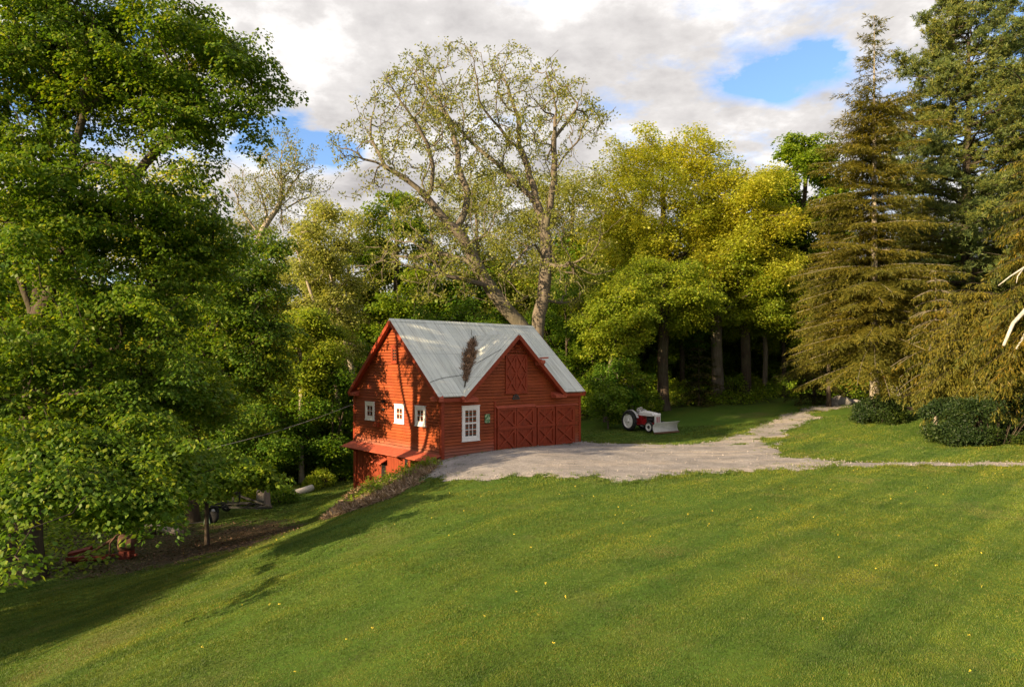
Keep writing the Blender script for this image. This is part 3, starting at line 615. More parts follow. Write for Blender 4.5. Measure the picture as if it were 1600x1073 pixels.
def unit(v): return v/(np.linalg.norm(v, axis=-1, keepdims=True)+1e-9)
def leaf_faces(n):
    i = np.arange(n)[:, None]*4; return np.concatenate([i+np.array([[0, 1, 2]]), i+np.array([[0, 2, 3]])])
def kites(base, axis, side, length, width, fold=.25, mid=.45):
    """one folded leaf per row: base, left, tip, right"""
    nrm = unit(np.cross(axis, side)); L_ = length[:, None]; w_ = width[:, None]
    mp_ = base+axis*L_*mid
    V = np.stack([base, mp_+side*w_*.5+nrm*w_*fold, base+axis*L_, mp_-side*w_*.5+nrm*w_*fold], 1)
    return V.reshape(-1, 3)
def sprays(C, n, rng, rh=.8, rv=.16, dome=.35, size=.14, droop=.5, wr=.75, sv=.35, radial=None):
    """n leaves around each centre, in a flat domed spray with the leaf tips hanging"""
    m = len(C)*n; c = np.repeat(C, n, 0); ph = rng.rand(m)*2*np.pi; rr = np.sqrt(rng.rand(m))
    tilt = np.repeat(rng.normal(0, .22, (len(C), 2)), n, 0); rs = np.repeat(rh*(.65+.6*rng.rand(len(C))), n)
    ox = np.cos(ph)*rr*rs; oy = np.sin(ph)*rr*rs; oz = -dome*rr**2*rs+rng.normal(0, rv, m)+ox*tilt[:, 0]+oy*tilt[:, 1]
    base = c+np.stack([ox, oy, oz], 1)
    ax = np.stack([np.cos(ph+rng.normal(0, .7, m)), np.sin(ph+rng.normal(0, .7, m)), -droop*(.3+rr)+rng.normal(0, .3, m)], 1); ax = unit(ax)
    sd = np.cross(ax, np.array([0, 0, 1.0])); sd = unit(sd+rng.normal(0, .35, (m, 3))); sd = unit(sd-ax*(sd*ax).sum(1)[:, None])
    ln = size*(1-sv+2*sv*rng.rand(m)); return kites(base, ax, sd, ln, ln*wr, rng.normal(.12, .1, m)[:, None])
def puffs(C, n, rng, rad=.4, size=.12, wr=.6, up=.2):
    m = len(C)*n; c = np.repeat(C, n, 0); d = unit(rng.normal(0, 1, (m, 3))+np.array([0, 0, up])); base = c+d*(rad*rng.rand(m)**.6)[:, None]
    ax = unit(d+rng.normal(0, .6, (m, 3))); sd = unit(np.cross(ax, rng.normal(0, 1, (m, 3)))); ln = size*(.65+.7*rng.rand(m))
    return kites(base, ax, sd, ln, ln*wr, rng.normal(.1, .1, m)[:, None])
def blob_pts(rng, blobs, n, shell=.45):
    """points in a union of ellipsoids (centre, radii), mostly toward their surface"""
    vol = np.array([np.prod(b[1])**.75 for b in blobs]); pick = rng.choice(len(blobs), n, p=vol/vol.sum()); c = np.array([b[0] for b in blobs])[pick]; r = np.array([b[1] for b in blobs])[pick]
    d = unit(rng.normal(0, 1, (n, 3))); u = shell+(1-shell)*rng.rand(n)**.7; u = np.where(rng.rand(n) < .25, rng.rand(n), u)
    return c+d*r*u[:, None]
def make_tree(root, sk, leafV, wmat, lmat, base, flare=.5, rmin=0, crown='crown'):
    V, F = sk.wood(flare, rmin); o = mesh_np('trunk', V-base, [F], wmat, root, smooth=True)
    if leafV is not None: mesh_np(crown, leafV-base, [leaf_faces(len(leafV)//4)], lmat, root)
    return root

def broadleaf(seed, H, Rw, z0, tr, ntg, nl, lsize, rh=.75, style='round', lean=(0, 0), rv=.16, dome=.35, nlump=16, k=.3, droop=.5, fork=None):
    """a free-standing or forest tree in its own coordinates; returns skeleton and leaf vertices"""
    rng = np.random.RandomState(seed); sk = Skel(); top = np.array([lean[0], lean[1], H]); zc = (z0+H)/2
    fz = fork if fork else z0+.15*(H-z0)
    tp = [np.array([lean[0]*t*t, lean[1]*t*t, H*.86*t])+(rng.normal(0, .12, 3)*np.array([1, 1, 0])*H*.05*t if t > 0 else 0) for t in (0, .2, .4, .6, .8, 1)]
    nodes = sk.limb(tp, seg=.8, ok_from=max(.12, fz/(H*.86)*.85))
    lumps = []
    for i in range(nlump):
        ph = i*2.4+rng.rand()*.6; u = (i+.5)/nlump
        if style == 'round': s = math.sin(math.pi*(.12+.80*u)); zz_ = z0+(H-z0)*(.06+.86*u)
        elif style == 'dome': s = math.sqrt(max(0, 1-(u*.96)**3.2)); zz_ = z0+(H-z0)*(.10+.80*u)
        elif style == 'cone': s = 1.05-u*.9; zz_ = z0+(H-z0)*(.05+.9*u)
        else: s = .35+.65*u if u < .75 else 1.25-u*.7; zz_ = z0+(H-z0)*(.05+.88*u)
        rr = Rw*s*(.62+.2*rng.rand()); c = np.array([math.cos(ph)*rr+lean[0]*(zz_/H)**2, math.sin(ph)*rr+lean[1]*(zz_/H)**2, zz_]); q = Rw*(.36+.16*rng.rand())*(.55+.45*s)
        lumps.append((c, np.array([q, q, q*.62])))
    T = blob_pts(rng, lumps, ntg, .3); sk.grow(T, rng, k=k, seg=.9, up=.05); sk.radii(.018, tr)
    C = sk.P[np.array(sk.tips)]
    return sk, sprays(C, nl, rng, rh, rv, dome, lsize, droop)

def conifer(seed, H, z0, prof, tr, nb, pitch=(.5, -.25), droop=.25, twig=1.0, spl=.3, spw=.085, hang=.3, dens=.12, sparse_top=0, trunk_lean=(0, 0), side=None, gap=None, top_thin=0):
    """whorled limbs, each a flat drooping frond of twigs set with narrow needle sprays"""
    rng = np.random.RandomState(seed); sk = Skel(); tp = [(trunk_lean[0]*t, trunk_lean[1]*t, H*t) for t in np.linspace(0, 1, 9)]; tn = sk.limb(tp, seg=.5)
    tzs = sk.P[np.array(tn), 2]; O = []; Dv = []; Ln = []
    for bi in range(nb):
        u = ((bi+rng.rand())/nb)**.85; z = z0+(H-.2-z0)*u; l = prof(z)*(.5+.62*rng.rand()**.8)*(.72+.6*vnoise(np.array([z*.9+seed]), np.array([bi*.0+math.floor(bi*2.399/1.05)*3.7]), .45)[0]); az = bi*2.399+rng.normal(0, .3)
        if side is not None and rng.rand() < side[1]: az = side[0]+rng.normal(0, .8)
        if l < .1: continue
        if top_thin and u > top_thin and rng.rand() < .62: continue
        if gap and .3 < u < .88 and abs((az-gap[0]+math.pi) % (2*math.pi)-math.pi) < gap[1] and rng.rand() < gap[2]: l *= .3
        i = tn[int(np.argmin(abs(tzs-z)))]; p0 = sk.P[i]; pt = pitch[1]+(pitch[0]-pitch[1])*u+rng.normal(0, .08); h = np.array([math.cos(az), math.sin(az), 0]); sidev = np.array([-h[1], h[0], 0])
        ns = max(3, int(l/.45)); prev = i; cv = rng.normal(0, .12)
        for j in range(1, ns+1):
            s = j/ns; q = p0+h*l*s+sidev*cv*l*s*s+np.array([0, 0, math.tan(pt)*l*s-droop*l*s*s+.10*l*max(0, s-.75)])
            prev2 = prev; prev = sk.add(q, prev)
            seg = q-sk.P[prev2]; sl_ = np.linalg.norm(seg); dr_ = seg/(sl_+1e-9)
            if s > .12:
                for k in range(max(1, int(sl_/.11))):
                    for sg in (-1, 1):
                        if rng.rand() < .12: continue
                        a = rng.uniform(.65, 1.15); d = dr_*math.cos(a)+sidev*sg*math.sin(a)+np.array([0, 0, -hang*rng.uniform(.2, 1.2)]); tl = twig*min(1.3, .28*l+.12)*(1.1-.75*s)*(.6+.7*rng.rand())
                        O.append(sk.P[prev2]+seg*rng.rand()); Dv.append(d/np.linalg.norm(d)); Ln.append(tl)
        sk.tips.append(prev); O.append(sk.P[prev]-dr_*.1); Dv.append(dr_); Ln.append(.3*twig)
    O = np.array(O); Dv = np.array(Dv); Ln = np.array(Ln); n = np.maximum(3, (Ln/dens*1.45).astype(int)); rp = np.repeat(np.arange(len(O)), n); m = len(rp)
    t = rng.rand(m); d = Dv[rp]; base = O[rp]+d*(t*Ln[rp])[:, None]+np.stack([np.zeros(m), np.zeros(m), -hang*.5*(t**2)*Ln[rp]], 1)
    ax = unit(d+rng.normal(0, .42, (m, 3))+np.array([0, 0, -hang*.5])); sd = unit(np.cross(ax, np.array([0, 0, 1.0]))+rng.normal(0, .5, (m, 3))); ln = spl*(.6+.8*rng.rand(m))
    sk.radii(.010, tr*.3); sk.r[:] = np.clip(sk.r, .008, .035)
    h_ = np.clip(1-sk.P[:sk.n, 2]/H, 0.03, 1); tn = np.array(tn); sk.r[tn] = tr*(h_[tn]**.85)
    return sk, kites(base, ax, sd, ln, np.full(m, spw)*(.7+.6*rng.rand(m)), .1, .5)

def pine(seed, H, z0, prof, tr, nb, nneed=16):
    """a white pine: level limbs that end in upswept plates of needle tufts"""
    rng = np.random.RandomState(seed); sk = Skel(); tn = sk.limb([(0, 0, 0), (.1, 0, H*.25), (-.1, .1, H*.5), (.1, 0, H*.75), (0, 0, H)], seg=.6); tzs = sk.P[np.array(tn), 2]; T = []
    for bi in range(nb):
        u = ((bi+rng.rand())/nb)**.9; z = z0+(H-z0)*u; l = prof(z)*(.6+.55*rng.rand()); az = bi*2.399+rng.normal(0, .35); i = tn[int(np.argmin(abs(tzs-z)))]; h = np.array([math.cos(az), math.sin(az), 0]); sv = np.array([-h[1], h[0], 0]); prev = i
        rise = .12+.5*u; ns = max(3, int(l/.7)); nodes = []
        for j in range(1, ns+1):
            s = j/ns; prev = sk.add(sk.P[i]+h*l*s+sv*.15*l*s*s*rng.normal()+np.array([0, 0, l*(rise*s*s-.08*s)]), prev); nodes.append(prev)
        for nd_ in nodes[max(1, int(ns*.3)):]:
            s = np.linalg.norm(sk.P[nd_]-sk.P[i])/l
            for q in range(4):
                sp = l*.30*(1.15-s*.7)+.35; T.append((sk.P[nd_]+h*rng.normal(.2, .3)*sp+sv*rng.normal(0, .8)*sp+np.array([0, 0, abs(rng.normal(.12, .25))]), nd_))
        T.append((sk.P[prev]+h*.3+np.array([0, 0, .15]), prev))
    C = []
    for t, nd_ in T: C.append(sk.P[sk.add(t, nd_)])
    C = np.array(C); C = np.repeat(C, 8, 0)+rng.normal(0, .30, (len(C)*8, 3))*np.array([1, 1, .6])
    m = len(C)*nneed; c = np.repeat(C, nneed, 0); d = unit(rng.normal(0, 1, (m, 3))+np.array([0, 0, .75])); sd = unit(np.cross(d, rng.normal(0, 1, (m, 3)))); ln = .30*(.7+.6*rng.rand(m))
    sk.radii(.02, tr); h_ = np.clip(1-sk.P[:sk.n, 2]/H, .03, 1); tn = np.array(tn); sk.r[tn] = tr*h_[tn]**.8
    return sk, kites(c, d, sd, ln, np.full(m, .055), .05, .5)

def plant(name, label, cat, px, d, gen, wmat, lmat, group=None, rz=0., sc=1., flare=.5, dz=-.1, rmin=0, xy=None):
    """stand a grown tree on the ground at bearing px and distance d"""
    x, y = ((px-800)/FPX*d, d) if xy is None else xy
    rt = thing(name, label, cat, (x, y, gz1(x, y)+dz), rz, group); rt.scale = (sc, sc, sc); sk, lv = gen
    V, F = sk.wood(flare, rmin); mesh_np('trunk', V, [F], wmat, rt, smooth=True); mesh_np('crown', lv, [leaf_faces(len(lv)//4)], lmat, rt); return rt
def replant(src, label, px, d, rz, sc, group=None, dz=-.1, lmat=None):
    r = src.copy(); COL.objects.link(r); x = (px-800)/FPX*d; r.location = (x, d, gz1(x, d)+dz); r.rotation_euler = (0, 0, rz); r.scale = (sc, sc, sc*(.94+.12*((px*7) % 10)/10)); r['label'] = label
    if group: r['group'] = group
    elif 'group' in r: del r['group']
    for ch in src.children:
        c = ch.copy(); COL.objects.link(c); c.parent = r
        if lmat and 'crown' in ch.name: c.material_slots[0].link = 'OBJECT'; c.material_slots[0].material = lmat
    return r
def topz(py, d): return CAMH-(py-HOR)*d/FPX

# ---- the wide old tree behind the barn, its limbs laid by hand
D0 = 50.0; rng = np.random.RandomState(11); sk = Skel()
def pl(seq, dd0=0., dd1=0.):
    n = len(seq); return [at(x, y, D0+dd0+(dd1-dd0)*i/max(1, n-1)) for i, (x, y) in enumerate(seq)]
def near(p): return int(np.argmin(((sk.P[:sk.n]-at(p[0], p[1], D0))[:, [0, 2]]**2).sum(1)))
gb = gz1(1.7, 50); base0 = np.array([1.75, 50, gb-.2])
LT = sk.limb([base0, at(826, 530, 50), at(817, 512, 50), at(790, 482, 49.6), at(768, 452, 49.2), at(747, 418, 48.6), at(722, 370, 48), at(700, 350, 47.6), at(676, 320, 47.2), at(652, 294, 47), at(615, 268, 46.6), at(573, 250, 46), at(536, 266, 45.5)], seg=.6, ok_from=.42)
def sub(seq, dd0, dd1, ok=.3):
    i = near(seq[0]); p = [at(x, y, sk.P[i][1]+dd0+(dd1-dd0)*(k+1)/len(seq[1:])) for k, (x, y) in enumerate(seq[1:])]; return sk.limb(p, i, seg=.6, ok_from=ok, wob=.05, rng=rng)
sub([(676, 320), (678, 282), (673, 240), (659, 208), (634, 170), (596, 110)], 0, -3); sub([(615, 268), (592, 240), (578, 200), (590, 160)], 0, 2)
sub([(722, 370), (727, 329), (729, 301), (718, 264), (711, 217), (685, 161), (648, 112)], 0, 4)
sub([(768, 452), (741, 441), (704, 431), (657, 420), (606, 408)], -.5, -3.5); sub([(747, 418), (722, 406), (685, 396), (638, 403), (601, 392)], .5, 3)
i0 = 1
RT = sk.limb([at(840, 512, 50.3), at(848, 469, 50.4), at(853, 413, 50.6), at(852, 366, 50.8), at(839, 320, 51), at(815, 294, 51), at(778, 257, 51.3), at(741, 226, 51.8), at(699, 180, 52.4), at(680, 140, 53)], i0, seg=.6, ok_from=.38)
sub([(839, 320), (825, 264), (813, 226), (809, 184), (797, 147), (778, 96)], .3, 3); sub([(852, 366), (867, 268), (866, 217), (867, 161), (853, 110), (871, 78)], -.3, -3)
sub([(867, 268), (890, 236), (918, 208), (946, 189), (963, 166)], 0, -2); sub([(853, 413), (871, 417), (895, 413), (918, 399), (946, 385)], -.3, -3)
sub([(848, 469), (876, 473), (909, 469), (925, 497)], .3, 2.5); sub([(853, 404), (834, 382), (806, 408), (788, 436), (792, 470)], -.5, -3); sub([(813, 226), (780, 200), (752, 160), (742, 110)], 0, -3.5)
sub([(867, 217), (900, 170), (915, 120)], 0, 2.5); sub([(895, 413), (930, 430), (960, 420)], 0, -1)
NL = sk.n; T = []
lp = sk.P[:NL][sk.ok[:NL]]
for q in range(2300):
    p = lp[rng.randint(len(lp))]+rng.normal(0, 1, 3)*np.array([1.9, 1.9, 1.7])+np.array([0, 0, .4])
    px = 800+FPX*p[0]/p[1]; py = HOR-FPX*(p[2]-CAMH)/p[1]
    if ((px-742)/240)**2+((py-300)/238)**2 < 1 and py < 480: T.append(p)
T = np.array(T)[:1350]; sk.grow(T, rng, k=.12, seg=.5, bend=.4, up=.12, wob=.05, ang=.7); sk.radii(.020, .72, base=0)
tp = sk.P[np.array(sk.tips)]
lv = np.concatenate([puffs(tp, 20, rng, .33, .20, .5, .3), puffs(tp[::2]+rng.normal(0, .3, tp[::2].shape), 8, rng, .4, .16, .5, .3)])
rt = thing('old_spreading_tree', 'large old spreading tree with sparse budding leaves and leaning trunk behind the barn', 'tree', tuple(base0))
make_tree(rt, sk, lv, M['bark_grey'], M['lf_bud'], base0, .35)

# ---- the big maple at the left
rng = np.random.RandomState(21); sk = Skel(); DM = 24.0; bx, by = (40-800)/FPX*DM, DM; baseM = np.array([bx, by, gz1(bx, by)-.2])
A = lambda x, y, d=DM: at(x, y, d)
TR = sk.limb([baseM, A(42, 760), A(50, 680), A(58, 580), A(62, 470), A(66, 330), A(74, 230), A(90, 110), A(84, 0), A(80, -60)], seg=.6, ok_from=.22)
def subm(seq, par_at, ok=.25):
    i = int(np.argmin(((sk.P[:sk.n]-A(*par_at))**2).sum(1))); return sk.limb([A(*q) for q in seq], i, seg=.6, ok_from=ok, wob=.03, rng=rng)
subm([(100, 400, 23.6), (112, 270, 23.2), (132, 150, 23), (150, 10, 23), (155, -30, 23)], (60, 500)); subm([(24, 400, 24.6), (14, 220, 25), (0, 60, 25)], (60, 540))
subm([(125, 610, 23.5), (180, 640, 22.5), (245, 672, 21.5)], (58, 640), .4); subm([(160, 560, 24.5), (250, 480, 25), (330, 420, 25.5)], (60, 590)); subm([(170, 330, 23.4), (250, 230, 23.6), (330, 160, 24)], (104, 380)); subm([(90, 700, 21), (130, 730, 18.5), (160, 745, 17)], (46, 700), .4)
subm([(-100, 500, 24), (-240, 400, 24)], (60, 560)); subm([(0, 640, 21), (-60, 640, 19)], (56, 640), .4)
def bl(px, py, d, rx, ry, rz_): return (A(px, py, d), np.array([rx, ry, rz_]))
blobs = [bl(190, 110, 24, 3.4, 3.6, 2.6), bl(60, 60, 24, 3.2, 3.6, 2.6), bl(330, 70, 24, 1.6, 2.5, 1.5), bl(395, 120, 24, 1.2, 1.6, .9), bl(300, 190, 23.5, 2.2, 2.5, 1.4), bl(380, 165, 23.5, .9, 1.0, .6), bl(90, 330, 22.5, 3.2, 4, 2.8), bl(250, 330, 23.5, 2.3, 3.2, 1.7), bl(320, 400, 24.5, 1.6, 2.2, 1.0), bl(180, 470, 22.5, 3.2, 3.5, 1.5), bl(60, 560, 20.5, 2.4, 2.6, 1.3),
 bl(240, 590, 23, 2.6, 3, 1.1), bl(140, 690, 19, 1.9, 2.0, .75), bl(30, 750, 17.2, 1.2, 1.3, .55), bl(160, 770, 17.2, 1.2, 1.3, .42), bl(230, 745, 18.5, 1.2, 1.3, .5), bl(90, 750, 16.2, .9, .9, .35), bl(320, 620, 25, 1.6, 2, .9), bl(-30, 170, 23, 2.6, 3, 2.4), bl(-60, 650, 19, 1.6, 1.8, 1.2), bl(110, 640, 20, 1.8, 1.6, .8), bl(200, 705, 18.5, 1.5, 1.4, .6), bl(60, 700, 18, 1.4, 1.3, .6), bl(285, 735, 19, 1.0, 1.0, .45), bl(120, 760, 16.5, 1.1, 1.0, .4), bl(225, 780, 17, .8, .9, .35), bl(10, 880, 12.6, .75, .6, .22), bl(20, 905, 12.6, .35, .35, .18)]
T = np.concatenate([blob_pts(rng, blobs, 1400, .15)]+[blob_pts(rng, [bl(*b_)], 13, .1) for b_ in ((60, -20, 24, 3.0, 3.5, 1.6), (240, -30, 24, 2.2, 2.5, 1.3), (140, 690, 18.5, 1.9, 1.6, .6), (30, 750, 17.2, 1.2, 1.2, .5), (160, 765, 17, 1.3, 1.2, .4), (235, 755, 18.2, 1.2, 1.2, .45), (90, 755, 16.2, 1.1, .9, .4), (30, 770, 16, 1.0, .9, .35), (150, 775, 16.2, .9, .8, .25), (225, 775, 17, .8, .8, .3), (290, 720, 19.5, 1.2, 1, .5), (40, 690, 18.5, 1.5, 1.2, .6), (200, 650, 20.5, 1.8, 1.4, .7))]); sk.grow(T, rng, k=.22, seg=.6, up=.06, wob=.05); sk.radii(.014, .5)
tp = sk.P[np.array(sk.tips)]; tp = np.concatenate([tp, tp[::2]+rng.normal(0, .4, tp[::2].shape)]); lv = np.concatenate([sprays(tp[::2], 128, rng, .60, .06, .45, .125, .8, .8), sprays(tp[1::2], 80, rng, .46, .11, .4, .12, .7, .8)])
rt = thing('maple_tree', 'tall dark leafy maple with dark trunk and low hanging branches at far left', 'tree', tuple(baseM)); make_tree(rt, sk, lv, M['bark'], M['lf_maple'], baseM, .45)

# ---- second maple behind it, and the sapling by the trailer
def maple_like(seed, px, pyb, d, blobs, ntg, nl, size, tr, leaders, rh=.6, lm='lf_maple', wm='bark', rt_=.014, name='maple_tree', label='', k=.25, trunk_ok=.3, dome=.42):
    rng = np.random.RandomState(seed); sk = Skel(); x = (px-800)/FPX*d; base = np.array([x, d, gz1(x, d)-.15])
    l0 = sk.limb([base]+[at(*q) for q in leaders[0]], seg=.6, ok_from=trunk_ok)
    for lead in leaders[1:]:
        i = int(np.argmin(((sk.P[:sk.n]-at(*lead[0]))**2).sum(1))); sk.limb([at(*q) for q in lead[1:]], i, seg=.6, ok_from=.3)
    T = blob_pts(rng, [(at(a, b_, c_), np.array(r)) for a, b_, c_, r in blobs], ntg, .15); sk.grow(T, rng, k=k, seg=.6, up=.06, wob=.05); sk.radii(rt_, tr); tp = sk.P[np.array(sk.tips)]
    rt = thing(name, label, 'tree', tuple(base)); return make_tree(rt, sk, sprays(tp, nl, rng, rh, .09, dome, size, .7, .8), M[wm], M[lm], base, .4)
maple_like(31, 300, 0, 34.0, [(400, 430, 33.8, (1.92, 2.40, 1.32)), (420, 380, 34.3, (1.20, 1.44, 0.84)), (360, 480, 33.3, (2.64, 2.64, 1.44)), (420, 520, 34.3, (1.80, 2.40, 1.08)), (330, 560, 32.8, (3.12, 2.88, 1.56)), (400, 600, 33.3, (1.68, 2.40, 1.08)), (300, 430, 34.3, (2.88, 2.88, 1.92)), (430, 575, 33.8, (0.96, 1.20, 0.60)), (250, 650, 32.3, (2.64, 2.40, 1.20)), (390, 660, 33.3, (1.44, 1.80, 0.96))],
 520, 95, .15, .28, [[(302, 700, 34), (312, 600, 34), (330, 500, 34), (340, 420, 34)]], .68, label='dark green maple filling in between the far left maple and the slender pale trunk')
maple_like(32, 323, 0, 28.5, [(325, 715, 28.5, (1.0, 1.1, .55)), (290, 745, 28, (1.2, 1.2, .45)), (375, 735, 28.5, (1.2, 1.2, .5)), (415, 745, 29, (.7, .9, .4)), (330, 755, 27.6, (1.0, .8, .3)), (250, 740, 28, (.8, .9, .4))], 170, 100, .15, .08,
 [[(323, 780, 28.5), (324, 745, 28.5), (325, 705, 28.5)]], .55, lm='lf_spring', wm='bark', label='small bright green maple with thin stem beside the black trailer frame', name='maple_sapling', trunk_ok=.55)

# ---- the wood behind, tree by tree
def ht(px, d, py): return topz(py, d)-gz1((px-800)/FPX*d, d)
def wpx(w, d): return w*d/FPX
GB = 'trees along the edge of the wood'
# broad golden dome and its neighbours
d = 63; g_ = plant('golden_tree', 'tall golden yellow dome crowned tree rising above the tractor', 'tree', 1035, d, broadleaf(101, ht(1035, d, 196), wpx(122, d), 9, .5, 950, 120, .20, 1.0, 'dome', rv=.25, dome=.6, nlump=34, k=.18, droop=.2, fork=10), M['bark'], M['lf_gold'])
d = 60; plant('golden_tree', 'yellow green tree right of the tallest golden dome, with slightly lower rounded crown', 'tree', 1165, d, broadleaf(102, ht(1165, d, 238), wpx(84, d), 8, .42, 520, 115, .20, 1.0, 'dome', rv=.25, dome=.6, nlump=20, k=.2, droop=.2, fork=9), M['bark'], M['lf_gold'])
d = 70; plant('pale_tree', 'pale yellow green feathery tree seen through the right half of the old spreading tree', 'tree', 895, d, broadleaf(103, ht(895, d, 232), wpx(94, d), 7, .42, 560, 100, .21, 1.1, 'dome', rv=.3, dome=.6, nlump=20, k=.2, droop=.2, fork=9), M['bark_grey'], M['lf_pale'])
d = 72; plant('pale_tree', 'pale yellow green feathery tree seen behind the middle of the old spreading tree', 'tree', 745, d, broadleaf(104, ht(745, d, 225), wpx(108, d), 6, .42, 580, 90, .21, 1.1, 'dome', rv=.3, dome=.6, nlump=20, k=.2, droop=.2, fork=9), M['bark_grey'], M['lf_pale'])
d = 66; plant('green_maple', 'bright green maple behind the left limbs of the old spreading tree', 'tree', 620, d, broadleaf(105, ht(620, d, 268), wpx(78, d), 5, .38, 480, 85, .26, .95, 'round', dome=.45, nlump=20, k=.25), M['bark'], M['lf_spring'])
d = 66; plant('green_maple', 'bright green maple between the golden trees and the tall spruce', 'tree', 1255, d, broadleaf(106, ht(1255, d, 192), wpx(72, d), 11, .40, 480, 90, .27, .95, 'round', dome=.5, nlump=20, k=.25, fork=12), M['bark'], M['lf_spring'])
# slender, half bare trees left of the barn
rng = np.random.RandomState(61); sk = Skel(); bb = (395-800)/FPX*58; baseB = np.array([bb, 58, gz1(bb, 58)-.2]); B_ = lambda *q: [at(x, y, 58+.02*(x-430)) for x, y in q]
tb = sk.limb([baseB]+B_((398, 450), (406, 370), (437, 318), (440, 282), (438, 250), (446, 230)), seg=.6, ok_from=.45)
for q in (((437, 318), (452, 296), (468, 272), (486, 262)), ((440, 282), (456, 262), (462, 240)), ((420, 346), (412, 310), (398, 282), (388, 268)), ((437, 318), (441, 345), (443, 372)), ((440, 290), (425, 270), (418, 248)), ((406, 370), (380, 330), (366, 300)), ((443, 330), (470, 312), (492, 308))):
    i = int(np.argmin(((sk.P[:sk.n]-B_(q[0])[0])**2).sum(1))); sk.limb(B_(*q[1:]), i, seg=.5, ok_from=.2, wob=.04, rng=rng)
lp = sk.P[:sk.n][sk.ok[:sk.n]]; T2 = lp[rng.randint(len(lp), size=330)]+rng.normal(0, 1, (330, 3))*np.array([.9, 1.2, .8])+np.array([0, 0, .3]); T2 = T2[T2[:, 2] > topz(400, 58)]
sk.grow(T2, rng, k=.12, seg=.45, bend=.4, up=.12); sk.radii(.018, .26); tp = sk.P[np.array(sk.tips)]
make_tree(thing('budding_tree', 'thin brownish budding tree standing clear against the sky left of centre', 'tree', tuple(baseB)), sk, puffs(tp, 26, rng, .42, .17, .55, .3), M['bark_pale'], M['lf_bud'], baseB, .3)
d = 52; plant('slender_tree', 'slender leaning pale stemmed tree just left of the barn gable', 'tree', 560, d, broadleaf(108, ht(560, d, 282), wpx(52, d), 8, .20, 260, 46, .20, .75, 'vase', rv=.25, nlump=12, k=.12, fork=7, lean=(-3.6, 0)), M['bark_pale'], M['lf_pale'])
d = 50; plant('slender_tree', 'slender pale tree with curved stem leaning furthest to the left behind the gable', 'tree', 535, d, broadleaf(109, ht(535, d, 318), wpx(50, d), 8, .14, 200, 46, .20, .75, 'vase', rv=.25, nlump=12, k=.12, fork=7, lean=(-3.8, .5)), M['bark_pale'], M['lf_pale'])
d = 64; plant('yellow_tree', 'yellow green tree glowing behind the thin budding tree', 'tree', 480, d, broadleaf(110, ht(480, d, 355), wpx(80, d), 5, .28, 340, 70, .2, 1.0, 'round', nlump=16, k=.25), M['bark_grey'], M['lf_pale'])
d = 46; plant('pale_trunk_tree', 'straight slender tree with pale bare trunk left of the barn', 'tree', 471, d, broadleaf(111, ht(471, d, 470), wpx(58, d), 6.5, .17, 260, 100, .17, .85, 'round', nlump=12, k=.3, fork=7), M['bark_pale'], M['lf_mid'])
d = 67; plant('yellow_tree', 'broad yellow green tree crown between the far left maple and the thin budding tree', 'tree', 385, d, broadleaf(114, ht(385, d, 300), wpx(92, d), 4, .32, 420, 80, .22, 1.1, 'dome', rv=.3, dome=.5, nlump=20, k=.2, fork=8), M['bark_grey'], M['lf_pale'])
d = 68; plant('pale_tree', 'pale feathery tree behind the two slender leaning trees', 'tree', 545, d, broadleaf(115, ht(545, d, 300), wpx(80, d), 5, .32, 400, 62, .25, 1.1, 'dome', rv=.3, dome=.5, nlump=20, k=.2, fork=8), M['bark_grey'], M['lf_pale'])
d = 62; plant('golden_tree', 'golden tree showing through the gaps of the far left maple', 'tree', 235, d, broadleaf(112, ht(235, d, 215), wpx(150, d), 5, .4, 420, 90, .28, 1.2, 'dome', rv=.3, dome=.5, nlump=22, k=.2, fork=8), M['bark'], M['lf_gold'])
d = 58; plant('golden_tree', 'golden tree half hidden behind the far left maple at the picture edge', 'tree', 20, d, broadleaf(113, ht(20, d, 255), wpx(130, d), 5, .4, 380, 80, .28, 1.2, 'dome', rv=.3, dome=.5, nlump=20, k=.2, fork=8), M['bark'], M['lf_gold'])
# tall trunks at the edge of the lawn, behind the tractor
def edge_tree(seed, px, d, py, w_, z0, tr, lm, lab, wm='bark', ntg=300, nl=85, style='round', size=.2, name='woodland_tree', lean=(0, 0)):
    return plant(name, lab, 'tree', px, d, broadleaf(seed, ht(px, d, py), wpx(w_*1.12, d), z0, tr, int(ntg*1.25), int(nl*1.35), .17, .85, style, nlump=20, k=.28, fork=z0+1, lean=lean), M[wm], M[lm], GB)
edge_tree(121, 1036, 54, 400, 78, 6.5, .42, 'lf_mid', 'tree with thick dark trunk directly behind the tractor')
edge_tree(122, 1121, 60, 380, 72, 6.0, .48, 'lf_mid', 'tree with the thickest grey brown trunk between tractor and gravel road', 'bark_grey')
edge_tree(123, 1168, 62, 430, 50, 5.5, .17, 'lf_mid', 'thin trunked tree right of the thickest trunk at the lawn edge', 'bark_grey', 200)
edge_tree(124, 1195, 61, 410, 62, 5.5, .21, 'lf_mid', 'thin straight trunked tree nearest the gravel road bend', 'bark_grey', 260)
edge_tree(125, 1066, 62, 420, 60, 4.5, .22, 'lf_dark', 'dark thin trunked tree in shade right of the tractor', 'bark', 240)
edge_tree(126, 946, 50, 430, 52, 5.0, .14, 'lf_mid', 'slim leaning tree between barn roof and tractor', 'bark_grey', 200, lean=(1.6, 0))
edge_tree(127, 960, 58, 400, 66, 5.0, .20, 'lf_mid', 'leafy tree filling the gap right of the barn roof', 'bark', 260)
edge_tree(128, 1100, 66, 395, 70, 5.0, .22, 'lf_mid', 'leafy tree below the golden dome, in front of the dark wood', 'bark', 280)
edge_tree(129, 905, 62, 395, 66, 3.5, .24, 'lf_dark', 'dark green tree rising just over the right end of the barn roof', 'bark', 280)
